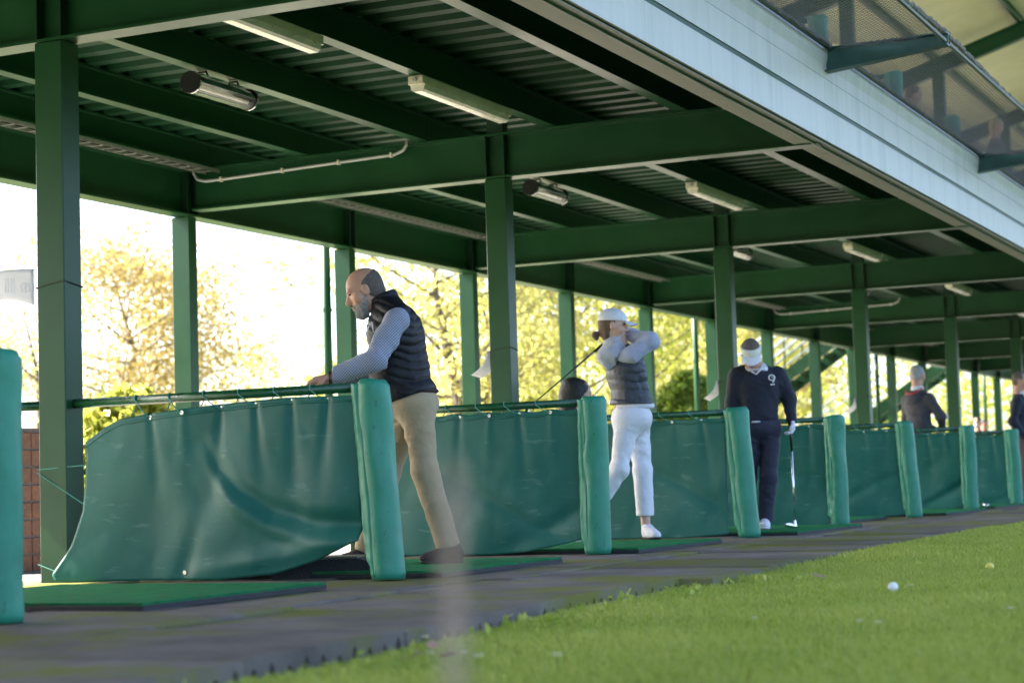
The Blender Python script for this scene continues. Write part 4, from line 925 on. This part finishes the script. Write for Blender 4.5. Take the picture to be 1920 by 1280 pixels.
put('vest_collar', SDF().cone((-.245,0,1.445),(-.215,0,1.37),.082,.098,.03,(0,1,0),1.12), .006, 'vest', bo, seq(quilt((-.23,0,1.4),(.3,0,1),.04,.006), clip(((-.262,0,1.468),(-.5,0,1))), ))
MBv = MB()
for a,b_ in (((-.335,-.135,1.275),(-.300,-.165,1.31)),((-.33,-.14,1.265),(-.315,-.16,1.30)),((-.30,-.165,1.305),(-.295,-.17,1.255))): MBv.tube([a,b_], .0025, 5)
MBv.build('vest_emblem', 'white', bo, local=True)
pants = SDF().ext(legs.grow(.005)).ell((-.10,0,.87),(.142,.178,.12),.05).chain([legL[1],legL[2]],(.069,.063)).chain([legR[1],legR[2]],(.069,.063))
put('trousers', pants, .0075, 'chino', bo, seq(wrinkle(.0065,95,4,(-.4,.3,.8)), clip(((0,0,.075),(.12,0,-1)), ((0,0,.96),(0,0,1)))))
put('belt', SDF().ell((-.10,0,.935),(.146,.186,.03),.02), .007, 'brownshoe', bo)
MB().tube([(-.53+.0,-.213+.040*math.cos(a),1.012+.036*math.sin(a)) for a in np.linspace(0,2*math.pi,14)], .006, 6).build('watch_strap', 'dark', bo, local=True)
MB().tube([(-.555,.095+.037*math.cos(a),1.012+.035*math.sin(a)) for a in np.linspace(0,2*math.pi,14)], .009, 6).build('watch_strap', 'dark', bo, local=True)
shoe(bo, (.155,-.10,0), (-.075,-.14,0), 'brownshoe'); shoe(bo, (-.31,.13,0), (-.54,.10,0), 'brownshoe')
# ---- woman swinging a club
P = person('woman in white cap, slate quilted vest and white trousers finishing a golf swing', (12.75,4.93,.034))
hc = (-.205,-.025,1.525); hm = frame3((1,-.12,-.06),(.05,0,1)); nb = (-.175,0,1.36)
tf = frame3((.86,.5,0),(0,0,1)); sh = tf[:,1]                # torso faces right and away
torso = SDF().ell((-.125,0,1.20),(.105,.165,.16),.05,tf).ell((-.10,0,1.02),(.10,.135,.14),.05,tf).ell((-.095,0,.87),(.125,.16,.13),.05,tf).cone((-.165,0,1.36),(-.14,0,1.28),.07,.09,.05,sh,1.4)
armN = [(-.095,-.165,1.30),(.045,-.165,1.405),(-.13,.10,1.47)]; armF = [(-.10,.17,1.33),(.09,.27,1.42),(-.13,.16,1.50)]
legN = [(-.135,-.07,.84),(-.205,-.10,.50),(-.40,-.05,.21)]; legF = [(-.055,.07,.84),(-.03,.05,.49),(-.022,.04,.08)]
arms = SDF().chain(armN,(.052,.041,.03)).chain(armF,(.052,.041,.03)); legs = SDF().chain(legN,(.085,.058,.040)).chain(legF,(.085,.058,.038))
body = SDF().ext(head_sdf(hc,hm,nb,.95)).ext(torso.grow(-.01)).ext(arms.grow(-.006)).ext(legs.grow(-.006)).ext(hand_sdf(armN[2],(-.6,.3,.5),(-.3,.6,-.5),.9,.9,1)).ext(hand_sdf(armF[2],(-.6,-.2,.4),(-.3,-.6,-.5),.9,.9,-1))
bo = put('body', body, .008, 'skin2', P); face_parts(bo, hc, hm, .95)
hP = lambda *a: np.array(hc)+hm@np.array(a)*.95
put('hair', SDF().ell(hP(-.020,0,.018), (.094,.077,.086),.02,hm).ell(hP(-.085,0,-.045),(.03,.03,.035),.02,hm).ell(hP(-.048,0,-.065),(.045,.066,.055),.02,hm), .006, 'hairbrown', bo, seq(wrinkle(.003,80,1,(1,.2,.4)), clip((hP(.028,0,0), hm@np.array((1,0,.25))))))
put('ponytail', SDF().chain([hP(-.105,0,-.060),hP(-.135,0,-.075),hP(-.125,0,-.105)],(.012,.021,.010)), .005, 'hairbrown', bo, wrinkle(.004,110,2,(.5,.3,1)))
put('cap', SDF().ell(hP(-.012,0,.045),(.107,.087,.085),.02,hm), .006, 'whitecl', bo, clip((hP(0,0,.033), hm@np.array((-.02,0,-1)))))
MB().grid(lambda u, v: tuple(hP(.08+.095*v*(1-.55*(2*u-1)**2)+.012, (u-.5)*.155*(1-.12*v), .040-.022*v-.045*(2*u-1)**2*.5)), 16, 6).build('cap_brim', 'whitecl', bo, True, True)
sm = bpy.data.objects[bo.children[-1].name].modifiers.new('t','SOLIDIFY'); sm.thickness = .005
put('earring', SDF().ell(hP(-.0,-.083,-.042),(.005,.005,.005)), .002, 'gold', bo)
put('sleeve', SDF().chain(armN,(.064,.053,.042)).ell((-.12,-.12,1.295),(.08,.08,.055),.03), .007, 'knit', bo, wrinkle(.005,110,2))
put('sleeve', SDF().chain(armF,(.064,.052,.042)), .008, 'knit', bo, wrinkle(.005,110,4))
put('hood', SDF().ell((-.250,-.06,1.315),(.075,.12,.07),.04,frame3((.86,.5,.3),(-.3,0,1))).cone((-.215,-.03,1.395),(-.205,-.03,1.32),.066,.09,.04,sh,1.25).cone((-.28,-.10,1.30),(-.255,-.09,1.22),.05,.03,.04), .007, 'hoodl', bo, wrinkle(.011,130,6,(.6,.2,.8)))
vest = SDF().ell((-.125,0,1.19),(.128,.178,.16),.06,tf).ell((-.10,0,1.02),(.128,.155,.17),.06,tf).ell((-.095,0,.95),(.14,.165,.08),.05,tf).cone((-.15,0,1.33),(-.14,0,1.26),.075,.105,.05,sh,1.4)
put('vest', vest, .0065, 'vest2', bo, seq(quilt((-.1,0,1.0),(.10,0,1),.062,.008,.05), wrinkle(.004,100,5,(1,0,.4)), clip(((0,0,.955),(-.03,0,-1)), ((-.17,0,1.385),(-.3,0,1)))))
put('shirt_tail', SDF().ell((-.07,0,.945),(.13,.155,.05),.03,tf), .008, 'whitecl', bo, clip(((0,0,.925),(0,0,-1))))
pants = SDF().ext(legs.grow(.004)).ell((-.10,-.01,.86),(.138,.168,.12),.05,tf).chain(legN[1:],(.064,.056)).chain(legF[1:],(.062,.060))
put('trousers', pants, .0075, 'whitecl', bo, seq(wrinkle(.0042,110,3,(.5,.3,.8)), clip(((0,0,.165),(0,0,-1)), ((0,0,.965),(0,0,1)))))
shoe(bo, (-.035,.07,0), (.055,-.12,0), 'whitecl'); shoe(bo, (-.43,-.02,.13), (-.485,-.04,-.02), 'whitecl')
C_ = thing('golf_club', 'golf club held over the shoulder by the woman in the white cap', 'golf club', (12.75,4.93,1.5), -math.pi/2+YAW)
ha, hb = np.array((-.16,.13,1.50-1.466)), np.array((-.80,.02,.985-1.466)); dd = (hb-ha)/np.linalg.norm(hb-ha)
MB().tube([ha-dd*.05, ha+dd*.24], [.013,.009], 8).build('grip', 'dark', C_, local=True); MB().tube([ha+dd*.24, hb], [.007,.0045], 8).build('shaft', 'chrome', C_, local=True)
MB().tube([hb, hb+dd*.05, hb+dd*.07+np.array((0,-.05,-.03))], [.007,.012,.018], 8).build('club_head', 'chrome', C_, local=True)
# ---- woman in the visor, looking down
P = person('woman in white sun visor, navy jumper and navy trousers looking down at her club', (14.9,4.75,.034))
hc = (-.082,-.085,1.418); hm = frame3((-.08,-.64,-.76),(-.05,-.6,.7)); nb = (-.035,.02,1.30)
torso = SDF().ell((-.02,.02,1.14),(.155,.10,.15),.05).ell((-.02,.02,.97),(.135,.095,.13),.05).ell((-.01,.02,.84),(.15,.11,.12),.05).cone((-.03,.02,1.295),(-.025,.02,1.22),.06,.08,.05,(1,0,0),1.5)
armA = [(.150,.02,1.245),(.235,.05,1.04),(.235,-.02,.885)]; armB = [(-.195,.02,1.24),(-.23,.06,1.02),(-.22,-.03,.83)]
legA = [(.065,.02,.80),(.035,0,.43),(0,.02,.07)]; legB = [(-.085,.02,.80),(-.125,.06,.43),(-.16,.08,.07)]
arms = SDF().chain(armA,(.05,.041,.029)).chain(armB,(.05,.041,.029)); legs = SDF().chain(legA,(.083,.056,.040)).chain(legB,(.083,.056,.040))
body = SDF().ext(head_sdf(hc,hm,nb,.93)).ext(torso.grow(-.01)).ext(arms.grow(-.006)).ext(legs.grow(-.006)).ext(hand_sdf(armB[2],(.05,-.1,-1),(1,0,0),.4,.88,1))
bo = put('body', body, .008, 'skin', P); face_parts(bo, hc, hm, .93)
hP = lambda *a: np.array(hc)+hm@np.array(a)*.93
put('hair', SDF().ell(hP(-.018,0,.028),(.097,.078,.088),.02,hm).ell(hP(-.05,0,-.03),(.055,.07,.06),.03,hm), .006, 'hairgrey', bo, seq(wrinkle(.003,95,1,(.2,1,.2)), clip((hP(.035,0,0), hm@np.array((1,0,-.5))))))
band = SDF().ell(hP(-.010,0,.038),(.104,.086,.090),.02,hm)
put('visor_band', band, .0055, 'visor', bo, clip((hP(0,0,.075), hm@np.array((-.35,0,1))), (hP(0,0,.030), hm@np.array((-.1,0,-1))), (hP(-.075,0,0), hm@np.array((-1,0,0)))))
MB().grid(lambda u, v: tuple(hP(.050+.085*v*(1-.35*(2*u-1)**2)+.043*(1-(2*u-1)**2), (u-.5)*.168*(1-.06*v), .040-.016*v-.018*v*(2*u-1)**2)), 16, 6).build('visor_brim', 'whitecl', bo, True, True)
bo.children[-1].modifiers.new('t','SOLIDIFY').thickness = .005
put('polo_collar', SDF().cone((-.045,-.0,1.335),(-.03,.015,1.265),.068,.098,.03,(1,0,0),1.15), .006, 'whitecl', bo, clip(((-.04,0,1.325),(-.1,-.6,1)), ((0,.03,1.225),(0,-.6,-1))))
MB().tube([(-.105,-.055,1.315),(-.075,-.092,1.265),(-.045,-.108,1.245),(-.015,-.092,1.275),(.02,-.05,1.325)], .007, 6).build('mask_strap', 'whitecl', bo, True, True)
jum = SDF().ell((-.02,.02,1.13),(.178,.122,.165),.06).ell((-.02,.02,.98),(.152,.113,.15),.06).ell((-.015,.02,.90),(.145,.118,.08),.05).cone((-.03,.02,1.27),(-.025,.02,1.2),.085,.10,.05,(1,0,0),1.6).chain(armA,(.066,.054,.042),.04).chain(armB,(.066,.054,.042),.04)
put('jumper', jum, .007, 'navy', bo, seq(wrinkle(.0055,100,2,(.5,.2,.8)), clip(((0,0,1.315),(0,-.85,1)),)))
bpy.data.objects[bo.children[-1].name]
put('jumper_hem', SDF().ell((-.015,.02,.865),(.142,.116,.03),.02), .007, 'navy', bo)
em = MB(); yy = -.118
em.tube([(.075+.022*math.cos(a), yy-.002, 1.213+.022*math.sin(a)) for a in np.linspace(-.4,5.2,16)], .0045, 6).tube([(.078,yy-.004,1.213),(.080,yy-.004,1.216)], .007, 6).tube([(.092,yy,1.232),(.100,yy+.002,1.215),(.092,yy,1.19),(.085,yy-.002,1.175)], .006, 6)
for k in range(4): em.box((.064+.009*k,yy-.006,1.152),(.070+.009*k,yy+.004,1.164))
em.build('chest_emblem', 'white', bo, local=True)
pants = SDF().ext(legs.grow(.010)).ell((-.012,.02,.83),(.158,.122,.11),.05).chain(legA[1:],(.062,.056)).chain(legB[1:],(.062,.056))
put('trousers', pants, .0075, 'navy2', bo, seq(wrinkle(.0055,95,3), clip(((0,0,.055),(0,0,-1)), ((0,0,.90),(0,0,1)))))
put('shirt_tail', SDF().ell((-.06,-.085,.862),(.04,.034,.008),.01), .006, 'whitecl', bo)
put('glove', hand_sdf((.236,-.025,.875),(-.02,-.12,-1),(-.9,-.3,0),.62,1.0,-1,.0025), .0035, 'whitecl', bo); gl = bo.children[-1]
MB().tube([(.262+.010*math.cos(a),-.052,.82+.010*math.sin(a)) for a in np.linspace(0,2*math.pi,12)], .0025, 5).build('glove_badge', 'dark', gl, True, True)
shoe(bo, (.0,.09,0), (-.03,-.135,0), 'whitecl', 'whitecl'); shoe(bo, (-.16,.14,0), (-.19,-.08,0), 'whitecl', 'whitecl')
C_ = thing('golf_club', 'iron golf club held upright in a gloved hand by the visored woman', 'golf club', (14.9,4.75,.034), -math.pi/2+YAW)
MB().tube([(.214,-.055,.86),(.222,-.058,.62)], [.014,.0095], 10).build('grip', 'dark', C_, True, True); MB().tube([(.222,-.058,.62),(.225,-.06,.035)], [.0085,.0065], 10).build('shaft', 'chrome', C_, True, True)
hd = SDF().cone((.225,-.06,.06),(.224,-.06,.012),.009,.011,.01).ell((.185,-.06,.024),(.048,.010,.022),.015,frame3((1,0,-.25),(.25,0,1))); put('club_head', hd, .0035, 'chrome', C_)
# ---- man in grey hooded jacket, seen from behind
P = person('silver-haired man in grey hooded jacket seen from behind, holding a club', (23.2,5.4,.0))
def simple(P, hc, fw, top, legc, hair, skin='skin', sh=.18, arms_=None, h=.013, legsx=.09, girth=1.0, z0=0, hairfn=None, seat=False):
    hm = frame3(fw,(0,0,1)); f = np.array(fw,float); f[2] = 0; f /= np.linalg.norm(f); tf = frame3(f,(0,0,1)); sd_ = tf[:,1]; hc = np.array(hc,float); b = np.array((hc[0],hc[1],0))-f*.02; H = hc[2]
    q = lambda side, fwd, z: b+sd_*side+f*fwd+np.array((0,0,z)); g = girth
    tor = SDF().ell(q(0,0,H-.40),(.12*g,.18*g,.18),.05,tf).ell(q(0,0,H-.60),(.12*g,.16*g,.16),.05,tf).ell(q(0,0,H-.77),(.125*g,.165*g,.12),.05,tf).cone(q(0,0,H-.20),q(0,0,H-.30),.07,.10,.05,sd_,1.5)
    A = arms_ or [[(sh+.01,0,-.29),(sh+.07,-.02,-.57),(sh+.05,.06,-.80)],[(-sh-.01,0,-.29),(-sh-.07,-.02,-.57),(-sh-.05,.06,-.80)]]
    ch = [[q(*(p_[0],p_[1],H+p_[2])) for p_ in a] for a in A]
    if seat: lg = [[q(s_*.09,0,H-.80),q(s_*.11,.42,H-.78),q(s_*.11,.42,H-1.22)] for s_ in (-1,1)]
    else: lg = [[q(s_*legsx,0,H-.80),q(s_*(legsx+.02),.02,(H-.80)*.53),q(s_*(legsx+.03),0,.09)] for s_ in (-1,1)]
    bd = SDF().ext(head_sdf(hc,hm,q(0,0,H-.22))).ext(tor.grow(-.012))
    for c in ch: bd.chain(c,(.05,.04,.03)); bd.ext(hand_sdf(c[2], c[2]-c[1], f, .6, 1.0))
    for c in lg: bd.chain(c,(.08,.055,.038))
    bo = put('body', bd, h, skin, P); face_parts(bo, hc, hm)
    hp = lambda *a: hc+hm@np.array(a)
    put('hair', SDF().ell(hp(-.02,0,.03),(.100,.081,.092),.02,hm).ell(hp(-.05,0,-.03),(.06,.073,.06),.03,hm), .008, hair, bo, seq(wrinkle(.004,70,1), clip((hp(.03,0,0), hm@np.array((1,0,-.45))), (hp(0,0,-.075), hm@np.array((0,0,-1))))))
    j = SDF().ext(tor.grow(.012))
    for c in ch: j.chain(c,(.066,.056,.045),.04)
    jo = put('jacket', j, h*.8, top, bo, seq(wrinkle(.006,100,3), clip((q(0,0,H-.82),(0,0,-1)), (q(0,0,H-.185),(0,0,1)))))
    pn = SDF().ell(q(0,0,H-.80),(.135*g,.172*g,.11),.05,tf)
    for c in lg: pn.chain(c,(.098,.075,.065),.04)
    put('trousers', pn, h, legc, bo, seq(wrinkle(.004,34,2), clip(((0,0,.06 if not seat else -9),(0,0,-1)))))
    for c in lg: shoe(bo, tuple(c[2]-f*.07-np.array((0,0,c[2][2]))), tuple(c[2]+f*.18-np.array((0,0,c[2][2]))), 'brownshoe')
    return bo, q, H, f
bo, q, H, f = simple(P, (.005,0,1.645), (.75,.55,-.12), 'grey_hood', 'grey_hood', 'hairsilver', sh=.17,
   arms_=[[(-.18,0,-.29),(-.26,.10,-.52),(-.10,.30,-.62)],[(.18,0,-.29),(.25,.06,-.54),(.04,.30,-.66)]])
put('hood', SDF().ell(q(0,-.10,H-.29),(.075,.12,.10),.04,frame3(f,(0,0,1))), .01, 'grey_hood', bo)
MB().tube([q(.11,-.08,H-.19),q(.05,-.15,H-.235),q(-.05,-.155,H-.235),q(-.11,-.08,H-.19)], .012, 6).build('red_piping', 'red', bo, True, True)
put('shirt_collar', SDF().cone(q(0,0,H-.12),q(0,0,H-.2),.068,.085,.02), .009, 'whitecl', bo, clip((q(0,0,H-.135),(0,0,1))))
C_ = thing('golf_club', 'golf club in the hands of the man in the grey hooded jacket', 'golf club', (23.2,5.4,0), -math.pi/2+YAW)
a = q(-.03,.34,H-.60); b_ = q(-.30,.75,.05); MB().tube([a, a+(b_-a)*.25], .013, 8).build('grip', 'dark', C_, True, True); MB().tube([a+(b_-a)*.25, b_], .006, 8).build('shaft', 'chrome', C_, True, True); MB().tube([b_, b_+np.array((.05,-.04,-.02))], [.01,.018], 8).build('club_head', 'chrome', C_, True, True)
# ---- man in navy jumper at the far bay
P = person('grey-haired man in navy jumper, white collar and brown trousers, hand on hip', (26.5,4.85,0))
bo, q, H, f = simple(P, (.085,0,1.67), (.80,-.35,-.15), 'navy', 'brownpants', 'hairgrey', arms_=[[(-.19,0,-.28),(-.27,-.06,-.56),(-.17,.06,-.76)],[(.19,0,-.28),(.27,-.10,-.56),(.15,.02,-.76)]])
put('polo_collar', SDF().cone(q(0,.01,H-.14),q(0,.01,H-.22),.066,.10,.02), .009, 'whitecl', bo, clip((q(0,0,H-.155),(0,0,1))))
# ---- seated woman with mask, two far people, two people upstairs
P = person('dark-haired woman with a pale face mask sitting behind the divider rail', (14.55,6.2,0))
bo, q, H, f = simple(P, (0,0,1.185), (.82,.25,-.25), 'plum', 'navy2', 'hairblack', 'skin2', h=.012, seat=True)
put('long_hair', SDF().ell(q(0,-.03,H+.025),(.12,.10,.115),.03,frame3(f,(0,0,1))).cone(q(0,-.08,H-.03),q(0,-.10,H-.30),.085,.06,.04), .008, 'hairblack', bo, seq(wrinkle(.007,50,4,(.8,.5,.4)), clip((q(0,.065,H+.05), np.append(f[:2],-.55)))))
put('face_mask', SDF().ell(q(0,.085,H-.06),(.04,.052,.055),.02,frame3(f,(0,0,1))), .007, 'mask', bo)
t = thing('bench', 'low dark bench under the seated woman with the face mask', 'bench', (14.55,6.2,0), -math.pi/2+YAW)
MB().bbox((-.30,-.25,.22),(.30,.25,.26),.01).build('seat', 'brownshoe', t, local=True)
for a in (-.26,.26):
    for b_ in (-.2,.2): MB().box((a-.02,b_-.02,0),(a+.02,b_+.02,.22)).build('leg', 'dark', t, local=True)
P = person('dark-haired person in a pale mask far down the range', (43.4,8.8,0)); bo, q, H, f = simple(P, (0,0,1.57), (-.5,-.8,-.1), 'navy', 'navy2', 'hairblack', h=.02)
put('face_mask', SDF().ell(q(0,.085,H-.06),(.04,.052,.055),.02,frame3(f,(0,0,1))), .01, 'mask', bo)
P = person('dark-haired person in plum top far down the range, bowed head', (44.7,8.9,0)); simple(P, (0,0,1.55), (.3,-.8,-.4), 'plum', 'navy2', 'hairblack', h=.02)
P = person('brown-haired person in plum jacket on the upper storey, seen through the net', (24.18,5.5,3.6)); simple(P, (0,0,1.69), (.85,-.2,-.35), 'plum', 'navy2', 'hairbrown', h=.018)
P = person('person with fair hair and dark top on the upper storey, further along behind the net', (27.0,5.0,3.6)); simple(P, (0,0,1.68), (.85,-.2,-.3), 'grey_hood', 'navy2', 'hairblond', h=.018)
P = person('brown-haired person on the upper storey, at the net nearest the conduit beam', (15.0,4.75,3.6)); simple(P, (0,0,1.62), (.85,-.2,-.3), 'plum', 'navy2', 'hairbrown', h=.018)
